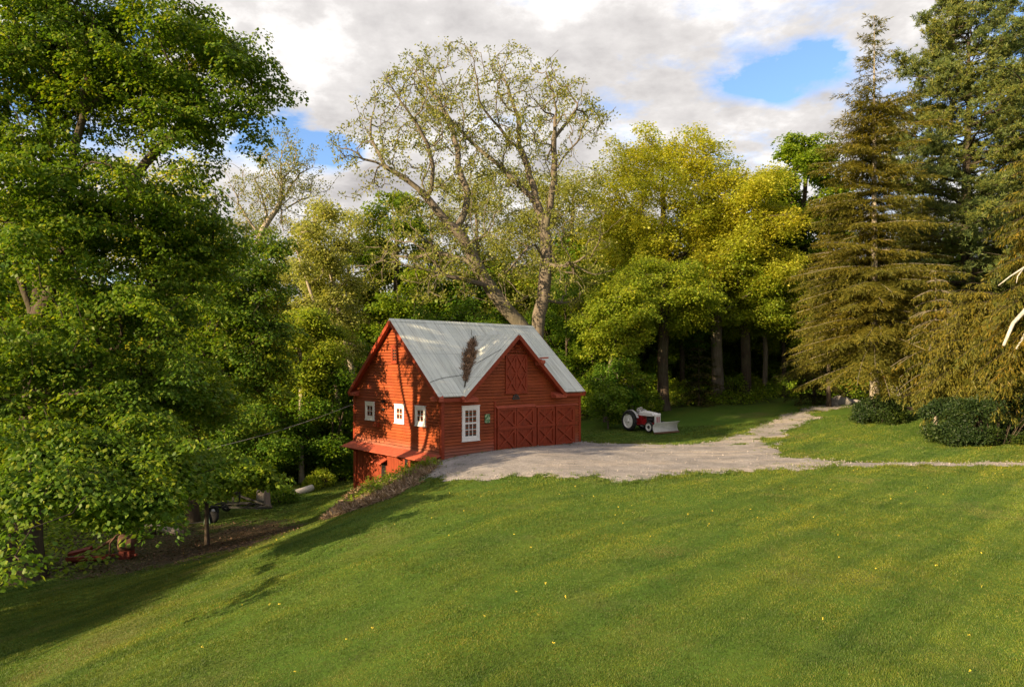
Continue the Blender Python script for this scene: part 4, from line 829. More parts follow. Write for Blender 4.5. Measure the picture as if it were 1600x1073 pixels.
edge_tree(130, 1225, 62, 430, 58, 4.5, .20, 'lf_mid', 'leafy tree at the edge of the tall spruce over the road', 'bark', 240)
edge_tree(151, 1010, 68, 330, 80, 6, .22, 'lf_mid', 'yellow green tree filling the crown gap over the thick dark trunk')
edge_tree(152, 1150, 70, 330, 84, 6, .22, 'lf_mid', 'yellow green tree filling the crown gap under the two golden domes')
edge_tree(153, 930, 70, 330, 80, 5, .22, 'lf_mid', 'yellow green tree behind the slim leaning tree')
edge_tree(154, 1215, 72, 330, 80, 5, .22, 'lf_mid', 'yellow green tree beneath the bright maple by the spruce')
us_ = plant('understory_tree', 'bright green leafy young tree between the two thick trunks behind the tractor', 'tree', 1078, 66, broadleaf(155, 9.0, 3.4, .4, .09, 260, 110, .17, .85, 'round', nlump=14, k=.3), M['bark'], M['lf_spring'], GB)
for px, d, a, sc_, lab in ((1005, 62, 1., .9, 'bright leafy young tree left of the thick dark trunk behind the tractor'), (1150, 69, 2.2, 1.0, 'bright leafy young tree right of the thickest trunk'), (1215, 68, 3.3, .9, 'bright leafy young tree by the gravel road bend under the spruce'), (1120, 73, 4.1, 1.15, 'bright leafy young tree deep behind the thickest trunk'), (1045, 75, 5.2, 1.15, 'bright leafy young tree deep in the wood above the tractor'), (925, 58, .4, .8, 'bright leafy young tree at the barn end of the wood edge'), (1180, 76, 1.9, 1.2, 'bright leafy young tree deep in the wood left of the road bend'), (1262, 72, 2.7, 1.0, 'bright leafy young tree behind the low dark spruce'), (455, 60, 4.7, 1.1, 'bright leafy young tree behind the slender pale trunk'), (515, 62, .9, 1.2, 'bright leafy young tree behind the two leaning stems')):
    replant(us_, lab, px, d, a, sc_, GB)
u1 = plant('understory_tree', 'small dark maple with layered leaves left of the tractor', 'tree', 965, 49.5, broadleaf(131, 5.2, 2.2, .9, .06, 130, 80, .16, .7, 'round', nlump=9, k=.3), M['bark_grey'], M['lf_dark'])
plant('sapling', 'light green sapling in front of the wood beside the barn corner', 'tree', 950, 46.5, broadleaf(132, 3.4, 1.3, .7, .045, 80, 70, .15, .5, 'round', nlump=7, k=.3), M['bark_grey'], M['lf_spring'])
plant('sapling', 'thin pale stemmed sapling rising just behind the tractor seat', 'tree', 988, 49, broadleaf(133, 4.6, 1.0, 2.0, .09, 50, 50, .15, .5, 'round', nlump=5, k=.3), M['bark_pale'], M['lf_mid'])
plant('young_hemlock', 'bushy dark young evergreen at the wood edge right of the tractor', 'tree', 1092, 56, conifer(134, 5.4, .3, lambda z: 2.4*(1-z/5.6)**.7, .08, 60, (.3, -.1), .3, 1.0, .22, .07), M['bark'], M['nd_dark'])
# left of the barn: shaded understory
def under(seed, px, d, H, Rw, lm, lab, z0=.8, tr=.09, ntg=230, nl=100, size=.16, group=None): return plant('understory_tree', lab, 'tree', px, d, broadleaf(seed, H, Rw, z0, tr, ntg, nl, size, .8, 'round', nlump=12, k=.3), M['bark'], M[lm], group)
under(141, 520, 47, 8.5, 3.2, 'lf_dark', 'dark green understory tree close to the barn basement corner')
ub = under(142, 440, 50, 9.5, 3.6, 'lf_mid', 'yellowish green understory tree behind the slender pale trunk', 1.2)
under(143, 400, 44, 6.0, 2.6, 'lf_dark', 'low dark understory tree behind the weathered stump', .5)
under(144, 545, 54, 11, 3.6, 'lf_dark', 'dark green understory tree directly behind the barn gable peak', 1.5)
uc_ = under(145, 660, 58, 12.5, 4.2, 'lf_dark', 'dark green tree close behind the barn ridge on the left', 2, .14)
replant(uc_, 'dark green tree close behind the middle of the barn ridge', 745, 60, 1.7, 1.0); replant(uc_, 'dark green tree close behind the right end of the barn ridge', 885, 58, 3.1, .95); replant(ub, 'small yellow green tree left of the old leaning trunk, over the roof', 700, 56, 2.2, 1.15)
replant(ub, 'mid green understory tree above the white fallen log', 495, 56, 4.0, 1.2); replant(ub, 'mid green understory tree deep in the shade behind the black trailer frame', 350, 46, .8, .9); replant(uc_, 'dark tree in the gap between the far left maple and the sapling', 260, 44, .3, .85); replant(uc_, 'dark tree behind the trunk of the far left maple', 110, 42, 4.3, .95); replant(ub, 'understory tree at the left picture edge behind the maple trunk', -20, 38, 2.6, 1.0)

for i, (x, y, sc_, lab) in enumerate(((-18.5, 12.5, .62, 'young tree at the wood edge left of the picture, nearest the viewer'), (-21, 17, .75, 'young tree at the wood edge left of the picture, before the maple'), (-22, 8, .8, 'young tree at the wood edge left of the picture, lowest on the slope'))):
    r = replant(ub, lab, 0, 20, 1.1+i, sc_); r.location = (x, y, gz1(x, y)-.1)
for i, (x, y, sc_, lab) in enumerate(((-27, 16, 1.1, 'mid green tree of the left wood, out of the picture beside the lawn'), (-29, 21, 1.15, 'mid green tree of the left wood, out of the picture behind the maple trunk'), (-31, 26, 1.15, 'mid green tree deep in the left wood, out of the picture'), (-26, 10.5, 1.0, 'mid green tree of the left wood nearest the lawn, out of the picture'), (-27, 3, 1.0, 'mid green tree of the left wood beside the viewer, out of the picture'), (-34, 31, 1.1, 'mid green tree farthest into the left wood, out of the picture'))):
    r = replant(ub, lab, 0, 20, 2.1*i, sc_); r.location = (x, y, gz1(x, y)-.1)
# ---- evergreens on the right
d = 45; Hs = ht(1366, d, 22)
plant('tall_spruce', 'tall olive brown spruce with thin spire top and pale bare trunk', 'tree', 1366, d, conifer(201, Hs, 3.6, lambda z: (5.4*(1-z/Hs)**.62*(1.0 if z < Hs*.80 else .62)+.25), .30, 410, (.5, -.10), .22, 1.25, .25, .05, .34, .066, gap=(-1.55, .85, .9), top_thin=.76), M['bark_pale'], M['nd_spruce'], flare=.2)
d = 56; Hp = ht(1512, d, 2)
plant('white_pine', 'huge dark green pine with billowing needle plates at upper right', 'tree', 1512, d, pine(202, Hp, 7, lambda z: 8.2*max(.08, 1-max(0, (z-10)/(Hp-9)))**.55, .62, 125), M['bark'], M['nd_pine'], flare=.2)
d = 60; plant('white_pine', 'second dark pine at the right picture edge behind the golden hemlock', 'tree', 1640, d, pine(203, ht(1640, d, 60), 6, lambda z: 7.5*max(.08, 1-max(0, (z-10)/22))**.55, .5, 90), M['bark'], M['nd_pine'], flare=.2)
d = 33; Hh = ht(1625, d, 205)
plant('golden_hemlock', 'golden brown drooping hemlock cut by the right picture edge', 'tree', 1628, d, conifer(204, Hh, 3.9, lambda z: 3.6*(1-z/Hh)**.6+.2, .22, 170, (.35, -.25), .4, 1.0, .26, .065, .9, .075), M['bark'], M['nd_gold'], flare=.2)
d = 38; plant('weeping_hemlock', 'broad olive weeping evergreen with hanging fronds above the clipped hedge', 'tree', 1530, d, conifer(205, 8.6, 2.3, lambda z: 4.3*(1-z/8.9)**.5, .18, 190, (.3, .05), .45, 1.0, .22, .06, 1.2, .075), M['bark'], M['nd_spruce'], flare=.2)
d = 41; plant('weeping_hemlock', 'smaller golden weeping evergreen left of the broad weeping one', 'tree', 1462, d, conifer(206, 9.5, 2.7, lambda z: 2.6*(1-z/9.8)**.5, .13, 110, (.25, -.05), .5, 1.0, .25, .062, 1.2, .08), M['bark_pale'], M['nd_gold'], flare=.2)
d = 53; plant('low_spruce', 'low dark spruce with branches sweeping over the gravel road', 'tree', 1272, d, conifer(207, 7.5, .8, lambda z: 3.2*(1-z/7.8)**.75, .14, 105, (.2, -.12), .3, 1.0, .22, .055, .4, .07), M['bark'], M['nd_dark'], flare=.2)
d = 50; plant('olive_spruce', 'olive spruce with golden tips left of the pale spruce trunk', 'tree', 1295, d, conifer(208, 14.5, 3.2, lambda z: 4.0*(1-z/14.8)**.65, .18, 150, (.3, -.2), .25, 1.0, .22, .055, .4, .068), M['bark'], M['nd_spruce'], flare=.2)
d = 52; plant('olive_spruce', 'olive spruce filling the space between the pale trunk and the pine', 'tree', 1440, d, conifer(209, 15.5, 4.6, lambda z: 4.4*(1-z/15.8)**.65, .18, 160, (.3, -.2), .25, 1.0, .22, .055, .4, .068), M['bark_pale'], M['nd_spruce'], flare=.2)
# bare white limb of the golden hemlock's neighbour
def branch(name, label, cat, pts, rad, mat, d=33):
    mb = MB(); mb.tube([at(*p) for p in pts], rad, 7); o = mb.build(name, M[mat], None, True); return tag(o, label, cat)
mbk = MB(); mbk.tube([at(1640, 440, 32), at(1600, 487, 32), at(1583, 505, 31.8), at(1568, 540, 31.6)], [.12, .10, .085, .06], 8); mbk.tube([at(1640, 470, 32), at(1603, 520, 31.8), at(1588, 545, 31.5)], [.09, .06, .04], 7); mbk.tube([at(1645, 400, 32), at(1600, 418, 31.8), at(1578, 432, 31.5), at(1560, 446, 31.3)], [.07, .05, .03, .018], 6)
mbk.tube([at(1600, 418, 31.8), at(1590, 432, 31.6), at(1588, 442, 31.5)], [.035, .025, .012], 5); mbk.tube([at(1645, 400, 32), at(1655, 520, 32), at(1660, 700, 32)], [.13, .17, .22], 8); mbk.tube([at(1655, 500, 32), at(1640, 470, 32)], .1, 7); mbk.tube([at(1652, 470, 32), at(1640, 440, 32)], .12, 7)
tag(mbk.build('dead_tree', M['bark_white'], None, True), 'bare white dead branches reaching in from the right picture edge', 'dead tree')

# shrubs and hedge
def shrub(name, label, cat, px, d, rx, ry, h, n, nl, size, lm, seed, boxy=0, group=None, xy=None, stems=6):
    rng = np.random.RandomState(seed); x, y = ((px-800)/FPX*d, d) if xy is None else xy; z = gz1(x, y); rt = thing(name, label, cat, (x, y, z), 0, group)
    c = unit(rng.normal(0, 1, (n, 3)))*(.72+.28*rng.rand(n)[:, None]**.5)
    if boxy: c = np.sign(c)*np.abs(c)**boxy; c *= (.93+.07*rng.rand(n))[:, None]
    c[:, 2] = np.abs(c[:, 2]) if not boxy else c[:, 2]*.5+.5
    c += .20*(np.stack([fbm(c[:, 1]*3+9, c[:, 2]*3, 1.), fbm(c[:, 0]*3, c[:, 2]*3+5, 1.), fbm(c[:, 0]*4, c[:, 1]*4, 1.)], 1)-.5)*2
    c = c*np.array([rx, ry, h*.93])+np.array([0, 0, .08])
    mesh_np('foliage', puffs(c, nl, rng, .24, size, .55, .35), [leaf_faces(len(c)*nl)], M[lm], rt)
    mb = MB()
    for k in range(stems):
        a = 6.28*k/stems; mb.tube([(math.cos(a)*rx*.15, math.sin(a)*ry*.15, -.1), (math.cos(a)*rx*.4, math.sin(a)*ry*.4, h*.5), (math.cos(a)*rx*.6, math.sin(a)*ry*.6, h*.8)], [.03, .022, .01], 5)
    mb.build('stem', M['bark'], rt); return rt
shrub('hedge', 'long dark green clipped hedge at the right picture edge', 'hedge', 1560, 35.6, 3.5, 1.25, 2.25, 1500, 26, .12, 'lf_hedge', 301, .42, stems=14)
shrub('hedge', 'dark green hedge continuing out of the picture at far right', 'hedge', 1760, 35.6, 3.0, 1.25, 2.1, 500, 26, .12, 'lf_hedge', 302, .42, stems=10)
shrub('round_shrub', 'dark rounded shrub on the right lawn beside the gravel road', 'shrub', 1375, 43, 1.6, 1.2, 1.5, 560, 24, .12, 'lf_hedge', 303, stems=8)
shrub('yellow_shrub', 'small golden yellow shrub in front of the pale house', 'shrub', 1378, 56, 1.1, .8, 1.0, 130, 16, .13, 'lf_yellow', 304)
shrub('yellow_shrub', 'bright yellow flowering twig bush right of the white board', 'shrub', 1420, 62, .9, .6, 2.6, 70, 14, .13, 'lf_yellow', 305)
for i, (px, d, r, h, lm, lab) in enumerate(((1062, 57.5, 1.2, 1.9, 'lf_mid', 'light green bush right of the thick dark trunk'), (1148, 60, 1.3, 2.0, 'lf_spring', 'light green bush right of the thickest trunk'), (1180, 61.5, 1.2, 1.7, 'lf_mid', 'low light green bush between the two thin trunks'), (1014, 53, 1.1, 1.8, 'lf_spring', 'light green bush behind the tractor hood'), (1222, 60, 1.4, 2.0, 'lf_spring', 'light green bush at the end of the wood edge by the road'))):
    shrub('woodland_bush', lab, 'bush', px, d, r, r*.8, h, 90, 26, .15, lm, 340+i)
# the mass of the wood farther back
rng = np.random.RandomState(77)
protos = [broadleaf(401+i, 21+2*i, 5.0, .6, .25, 190, 46, .46, 1.5, 'round', rv=.45, nlump=18, k=.3) for i in range(3)]
pv = [(p[0].wood(None, .05), p[1]) for p in protos]
rows = []
for yy, st in ((70, 6.2), (79, 6.5), (90, 7), (104, 8), (122, 9)):
    x = -yy*.95-8
    while x < yy*.95+10: rows.append((x+rng.normal(0, 1.3), yy+rng.normal(0, 2.2), rng.rand()*6.28, rng.randint(3), .72+.25*rng.rand())); x += st*(.8+.4*rng.rand())
for yy in (34, 44, 56):                          # round the left side, beyond the maple
    for x in (-46, -38, -32) if yy < 50 else (-52, -45, -38, -31, -25): rows.append((x+rng.normal(0, 1.5), yy+rng.normal(0, 2), rng.rand()*6.28, rng.randint(3), .68+.2*rng.rand()))
for yy in (40, 50, 60):
    for x in (44, 52, 60): rows.append((x+rng.normal(0, 1.5), yy+rng.normal(0, 2), rng.rand()*6.28, rng.randint(3), .7+.2*rng.rand()))
def maxh(x, y):                                  # keep the far tops below the near crowns
    px = 800+FPX*x/y; py = np.interp(px, [-200, 0, 380, 480, 560, 700, 900, 1140, 1300, 1600, 1800], [330, 330, 345, 395, 340, 300, 300, 300, 290, 260, 260]); return topz(py, y)
for grp in range(3):
    WV, WF, LV = [], [], []; off = 0
    for i, (x, y, a, k, s) in enumerate(rows):
        if i % 3 != grp: continue
        (V, F), lv_ = pv[k]; z = gz1(x, y); s = min(s, max(.35, (maxh(x, y)-z)/(21+2*k))); R3 = np.array([[math.cos(a), -math.sin(a), 0], [math.sin(a), math.cos(a), 0], [0, 0, 1]])*s; sh = np.array([x, y, z-.1])
        WV.append(V@R3.T+sh); WF.append(F+off); off += len(V); LV.append(lv_@R3.T+sh)
    rt = thing('woodland', ['dense dark green wood filling the background', 'mid green trees mixed through the background wood', 'deep green trees massed at the back of the wood'][grp], 'wood'); rt['kind'] = 'stuff'
    LV = np.concatenate(LV); a = mesh_np('trunks', np.concatenate(WV), [np.concatenate(WF)], M['bark'], rt, True); b_ = mesh_np('foliage', LV, [leaf_faces(len(LV)//4)], M[('lf_dark', 'lf_mid', 'lf_dark')[grp]], rt); a['kind'] = 'stuff'; b_['kind'] = 'stuff'
# undergrowth along the edge of the wood
rng = np.random.RandomState(78); C = []
for q in range(6500):
    x = rng.uniform(-42, 34); y = rng.uniform(40, 74)
    if forest_w(np.array([x]), np.array([y]))[0] < .6 or drive_sdf(np.array([x]), np.array([y]))[0] < .6: continue
    h = .3+1.3*vnoise(x, y, .4)**2*2+max(0, min(4.5, (y-60)*.34)); C += [(x+rng.normal(0, .3), y+rng.normal(0, .3), gz1(x, y)+h*rng.rand()) for _ in range(2)]
for q in range(1500):
    x = rng.uniform(-34, -15); y = rng.uniform(24, 44); 
    if forest_w(np.array([x]), np.array([y]))[0] > .7: C.append((x, y, gz1(x, y)+.5*rng.rand()))
C = np.array(C); lv_ = sprays(C, 14, rng, .5, .15, .4, .19, .4)
tag(mesh_np('undergrowth', lv_, [leaf_faces(len(lv_)//4)], M['lf_spring']), 'low leafy undergrowth on the floor of the wood', 'undergrowth', kind='stuff')

# ------------------------------------------------------------------ tractor with snow blade
M['tr_red'] = paint('tractor_red', (.32, .012, .014), .4, .25, 6, spec=.5, bumps=.05)
M['tr_grey'] = paint('tractor_pale_grey', (.80, .76, .72), .4, .10, 5, spec=.5, bumps=.05)
M['fender'] = paint('fender_grey', (.42, .40, .38), .5, .2, 5); M['rubber'] = paint('rubber', (.028, .027, .026), .85, .35, 8); M['steel'] = paint('dark_steel', (.05, .048, .046), .5, .4, 8, metal=.4); M['blade'] = paint('blade_paint', (.66, .64, .59), .5, .15, 3)
hd = np.array([.545, -.84]); lf = np.array([.84, .545]); gq = np.array(ground_at(983, 673)); tc_ = gq+hd*.8+lf*.66
TZ = gz1(*tc_)+.01
tr = thing('tractor', 'old red and pale grey farm tractor with a blade in front', 'tractor', (tc_[0], tc_[1], TZ), math.atan2(hd[1], hd[0]))
def wheel(x, y, r, w_, rimr, lugs, nm='wheel'):
    s = 1 if y > 0 else -1; prof = [(rimr, -w_*.42), (r*.86, -w_*.5), (r*.97, -w_*.38), (r, 0), (r*.97, w_*.38), (r*.86, w_*.5), (rimr, w_*.42)]
    t_ = MB(); t_.lathe(prof, (x, y, r), (0, 1, 0), 36)
    if lugs:
        for k in range(22):
            for sd in (-1, 1):
                a = 2*math.pi*(k+.5*(sd > 0))/22; a2 = a+.16; t_.beam((x+math.cos(a)*r*1.0, y+sd*.01, r+math.sin(a)*r*1.0), (x+math.cos(a2)*r*.97, y+sd*w_*.46, r+math.sin(a2)*r*.97), .05, .055, up=(math.cos(a), 0, math.sin(a)))
    wo = t_.build(nm, M['rubber'], tr, True)
    rm = MB(); rm.lathe([(rimr+.01, -w_*.40), (rimr-.03, -w_*.36), (rimr-.05, 0), (rimr-.03, w_*.36), (rimr+.01, w_*.40), (rimr-.0, 0)], (x, y, r), (0, 1, 0), 32)
    rm.lathe([(.0, s*w_*.10), (rimr*.5, s*w_*.20), (rimr*.95, s*w_*.06), (rimr*.95, s*w_*.0), (.0, s*w_*.0)], (x, y, r), (0, 1, 0), 32); rm.build('rim', M['white'], wo, True)
    hb = MB(); hb.lathe([(0, s*w_*.20), (.10, s*w_*.20), (.10, s*w_*.42), (0, s*w_*.45)], (x, y, r), (0, 1, 0), 14)
    for k in range(6): hb.tube([(x+math.cos(k*1.047)*rimr*.42, y+s*w_*.2, r+math.sin(k*1.047)*rimr*.42), (x+math.cos(k*1.047)*rimr*.42, y+s*w_*.27, r+math.sin(k*1.047)*rimr*.42)], .022, 6)
    hb.build('hub', M['tr_grey'] if lugs else M['steel'], wo, True)
for y in (.66, -.66): wheel(-.80, y, .63, .28, .465, True)
for y in (.60, -.60): wheel(.98, y, .35, .15, .25, False)
b_ = MB(); b_.box(-.95, -.05, -.22, .22, .42, .98); b_.box(-.15, .35, -.15, .15, .40, .80); b_.box(.9, 1.12, -.12, .12, .36, .55); b_.tube([(-.8, -.6, .63), (-.8, .6, .63)], .11, 12)
b_.tube([(.98, -.55, .40), (.98, .55, .40)], .05, 10); b_.tube([(-.2, -.25, .5), (.95, -.52, .42)], .03, 8); b_.tube([(-.2, .25, .5), (.95, .52, .42)], .03, 8); b_.box(.35, .92, -.13, .13, .38, .62); b_.box(-.75, -.1, -.46, -.20, .40, .44); b_.box(-.75, -.1, .20, .46, .40, .44); b_.build('chassis', M['tr_red'], tr, bevel=.015)
e_ = MB(); e_.box(.3, .98, -.16, .16, .62, 1.02); e_.tube([(.5, -.18, .78), (.9, -.19, .78)], .05, 8); e_.tube([(.5, -.2, .7), (.2, -.22, .42), (-.6, -.25, .36)], .028, 8)
for k in range(4): e_.box(.38+k*.14, .46+k*.14, -.19, .19, .66, .76)
e_.build('engine', M['steel'], tr, bevel=.01)
hs = []
for x, w_, z1 in ((-.12, .21, 1.30), (.3, .225, 1.31), (.85, .225, 1.26), (1.10, .215, 1.22), (1.17, .19, 1.14)):
    hs.append([(x, -w_, 1.0), (x, -w_, z1-.10), (x, -w_*.8, z1-.03), (x, -w_*.35, z1), (x, w_*.35, z1), (x, w_*.8, z1-.03), (x, w_, z1-.10), (x, w_, 1.0)])
h_ = MB()
for a, c_ in zip(hs[:-1], hs[1:]): h_.hull(a, c_)
hood = h_.build('hood', M['tr_grey'], tr, bevel=.0); tk = MB(); tk.box(-.36, -.12, -.19, .19, .985, 1.25); tk.build('dash_panel', M['tr_grey'], tr, bevel=.03)
g2 = MB()
for a, c_ in ((-.215, -.14), (-.03, .03), (.14, .215)): g2.box(1.06, 1.19, a, c_, .50, 1.06)
g2.box(1.06, 1.185, -.14, -.03, .99, 1.06); g2.box(1.06, 1.185, .03, .14, .99, 1.06); g2.box(1.06, 1.2, -.215, .215, 1.06, 1.12); gr_ = g2.build('grille', M['tr_grey'], tr, bevel=.01)
g3 = MB(); g3.box(1.05, 1.182, -.137, -.033, .52, .985); g3.box(1.05, 1.182, .033, .137, .52, .985); g3.build('grille_slot', M['tr_red'], gr_)
for y in (-.30, .30): l_ = MB(); l_.lathe([(0, -.05), (.06, -.04), (.085, .05), (.07, .06), (0, .055)], (1.0, y, 1.12), (1, 0, 0), 14); l_.tube([(1.0, y, 1.12), (.98, y*.6, 1.05)], .015, 6); l_.build('headlight', M['tr_grey'], tr, True)
for s in (-1, 1):
    f_ = MB(); arc = [(-.80+math.cos(a)*.73, .63+math.sin(a)*.73) for a in np.linspace(R(20), R(165), 12)]
    for (xa, za), (xb, zb) in zip(arc[:-1], arc[1:]): f_.hull([(xa, s*.47, za), (xa, s*.64, za), (xa, s*.64, za-.02), (xa, s*.47, za-.02)], [(xb, s*.47, zb), (xb, s*.64, zb), (xb, s*.64, zb-.02), (xb, s*.47, zb-.02)])
    i = [(x_, s*.47, z_) for x_, z_ in arc]; f_.hull(i+[(-.80, s*.47, .70)], [(x_, y_-s*.012, z_) for x_, y_, z_ in i]+[(-.80, s*.458, .70)]); f_.build('fender', M['fender'], tr)
s2 = MB(); s2.lathe([(.0, .02), (.18, 0), (.23, .05), (.22, .07), (.17, .03), (0, .04)], (-.95, 0, .98), (0, 0, 1), 20); s2.hull([(-1.17, -.2, 1.0), (-1.15, -.2, 1.0), (-1.15, .2, 1.0), (-1.17, .2, 1.0)], [(-1.25, -.17, 1.2), (-1.23, -.17, 1.2), (-1.23, .17, 1.2), (-1.25, .17, 1.2)]); s2.beam((-.95, 0, .98), (-.8, 0, .8), .06, .02); s2.build('seat', M['tr_grey'], tr, True)
s3 = MB(); ring = [(-.52+.20*math.cos(a)*.75, .20*math.sin(a), 1.40+.15*math.cos(a)*.75) for a in np.linspace(0, 2*math.pi, 25)]; s3.tube(ring, .02, 6, False)
for a in (0, 2.09, 4.19): s3.tube([(-.52, 0, 1.38), (-.52+.15*math.cos(a), .2*math.sin(a), 1.40+.11*math.cos(a))], .012, 5)
s3.tube([(-.52, 0, 1.38), (-.25, 0, .98)], .02, 6); s3.build('steering_wheel', M['white'], tr, True)
p_ = MB(); n_ = 9; prof = [(1.80+.16*(1-math.sin(u*math.pi))+(.06 if u > .8 else 0), .05+.68*u) for u in np.linspace(0, 1, n_)]
for (xa, za), (xb, zb) in zip(prof[:-1], prof[1:]): p_.hull([(xa, -1.08, za), (xa, 1.08, za), (xa-.012, 1.08, za), (xa-.012, -1.08, za)], [(xb, -1.08, zb), (xb, 1.08, zb), (xb-.012, 1.08, zb), (xb-.012, -1.08, zb)])
pb = p_.build('blade', M['blade'], tr, True); ce = MB(); ce.box(1.955, 1.975, -1.10, 1.10, .01, .12); ce.build('cutting_edge', paint('rusted_steel', (.16, .08, .045), .7, .3, 6), pb)
rb = MB(); 
for y in (-.9, -.3, .3, .9): rb.box(1.73, 1.79, y-.025, y+.025, .1, .66)
rb.box(1.71, 1.78, -1.0, 1.0, .34, .42); rb.build('blade_rib', M['steel'], pb)
ar = MB()
for y in (-.3, .3): ar.beam((1.75, y, .30), (.2, y, .36), .07, .09)
ar.beam((1.72, 0, .5), (1.15, 0, .5), .06, .06); ar.build('push_frame', M['steel'], tr)
for y in (0, -.2, .2): ar = MB(); ar.beam((-.93, y, .53), (-1.45, y*1.75, .53), .05, .07); ar.build('hitch_arm', M['steel'], tr)

# ------------------------------------------------------------------ things lying about
M['rust_red'] = paint('rusty_red', (.16, .030, .018), .7, .45, 5); M['rust'] = paint('rust', (.10, .05, .03), .8, .45, 6); M['old_wood'] = paint('weathered_wood', (.24, .20, .17), .9, .4, 2, stretch=(4, 4, .6)); M['wood_end'] = paint('cut_wood', (.40, .30, .2), .9, .25, 8)
M['log_white'] = paint('pale_barkless_log', (.60, .54, .48), .8, .2, 3)
def put(name, label, cat, px, py, rz, group=None):
    x, y = ground_at(px, py); return thing(name, label, cat, (x, y, gz1(x, y)), rz, group)
# black trailer frame
t = put('trailer_frame', 'black metal trailer frame with small wheels under the trees left of the barn', 'trailer', 372, 804, -.15)
f = MB()
for y in (-.45, .45): f.beam((-1.25, y, .48), (1.1, y, .48), .07, .1)
for x in (-1.25, -.6, .05, .6, 1.1): f.beam((x, -.45, .50), (x, .45, .50), .06, .06)
f.beam((1.1, -.45, .48), (1.9, 0, .42), .06, .08); f.beam((1.1, .45, .48), (1.9, 0, .42), .06, .08); f.build('chassis', M['steel'], t)
f = MB(); f.beam((-.1, -.3, .55), (-.1, -.3, 1.15), .06, .06); f.beam((-.1, .3, .55), (-.1, .3, 1.15), .06, .06); f.beam((-.1, -.33, 1.15), (-.1, .33, 1.15), .06, .06); f.beam((-.1, 0, 1.05), (1.5, -.1, .62), .06, .08); f.tube([(-.1, .2, .9), (.5, .2, .75), (1.3, .25, .66)], .05, 6); f.beam((-1.0, -.5, .62), (.9, -.55, .72), .09, .05); f.beam((-.9, .1, .60), (.8, -.1, .68), .14, .04); f.build('lift_arm', M['steel'], t)
for s in (-1, 1):
    w_ = MB(); w_.lathe([(.13, -.07), (.26, -.08), (.29, 0), (.26, .08), (.13, .07)], (-1.0, s*.58, .29), (0, 1, 0), 24); wo = w_.build('wheel', M['rubber'], t, True); w_ = MB(); w_.lathe([(0, -.05), (.14, -.06), (.14, .06), (0, .05)], (-1.0, s*.58, .29), (0, 1, 0), 18); w_.build('rim', M['tr_grey'], wo, True)
# stump, pale log
def stumpy(mb, r, h, seed):
    rn = random.Random(seed); n = 18; prev = None; rs = [1+rn.uniform(-.12, .12) for _ in range(n)]
    for z, k in ((-.15, 1.35), (0, 1.22), (.12, 1.05), (.35, .95), (h, .9)):
        ring = [(math.cos(2*math.pi*i/n)*r*k*rs[i], math.sin(2*math.pi*i/n)*r*k*rs[i], z+(rn.uniform(-.04, .04) if z == h else 0)) for i in range(n)]
        if prev: mb.hull(prev, ring)
        prev = ring
t = put('tree_stump', 'weathered grey tree stump beside the black trailer frame', 'stump', 412, 793, 0); f = MB(); stumpy(f, .40, .95, 4); f.build('stump', M['old_wood'], t)
def logpiece(name, label, px, py, length, r, rz, tilt, mat, seed, group=None, cat='log'):
    x, y = ground_at(px, py); rn = random.Random(seed); mb = MB(); n = 9
    pts = [(length*(k/(n-1)-.5), math.sin(k*.8+seed)*r*.25, length*(k/(n-1)-.5)*tilt+r*.8) for k in range(n)]; mb.tube(pts, [r*(1.08-.18*k/(n-1))*rn.uniform(.94, 1.06) for k in range(n)], 12)
    o = mb.build(name, M[mat], None, True); o.location = (x, y, gz1(x, y)-.03); o.rotation_euler = (0, 0, rz); return tag(o, label, cat, group)
logpiece('fallen_log', 'pale barkless log lying in the grass at the wood edge left of the barn', 470, 771, 1.5, .21, .55, .22, 'log_white', 1)
logpiece('fallen_log', 'mossy brown log lying at the wood edge beside the barn corner', 935, 648, 3.0, .22, .1, 0, 'bark', 2); logpiece('fallen_log', 'thin brown log lying behind the tractor seat', 962, 646, 2.6, .14, -.15, .03, 'bark', 3)
logpiece('fallen_log', 'short dark log on the lawn right of the round shrub', 1418, 641, 1.6, .16, .1, 0, 'bark', 5)
logpiece('fallen_log', 'long dark weathered timber lying under the far left maple', 255, 832, 2.6, .19, -.5, .03, 'old_wood', 6); logpiece('fallen_log', 'short dark log under the low maple branches beside the rusty drum', 215, 838, 1.5, .2, .35, .1, 'bark', 7)
# green and black implement
t = put('garden_implement', 'small green and black implement standing on the leaf litter by the sapling stem', 'implement', 322, 818, .3)
f = MB(); f.hull([(-.10, -.12, 0), (.22, -.12, 0), (.22, .12, 0), (-.10, .12, 0)], [(-.02, -.10, .62), (.10, -.10, .62), (.10, .10, .62), (-.02, .10, .62)]); f.build('green_housing', paint('implement_green', (.09, .14, .10), .6, .3, 5), t, bevel=.02)
f = MB(); f.lathe([(.0, -.05), (.27, -.06), (.30, 0), (.27, .06), (0, .05)], (.30, 0, .30), (0, 1, 0), 20); f.build('wheel', M['rubber'], t, True); f = MB(); f.tube([(-.02, 0, .1), (-.6, 0, .06), (-1.0, 0, .03)], .03, 6); f.build('drawbar', M['steel'], t)
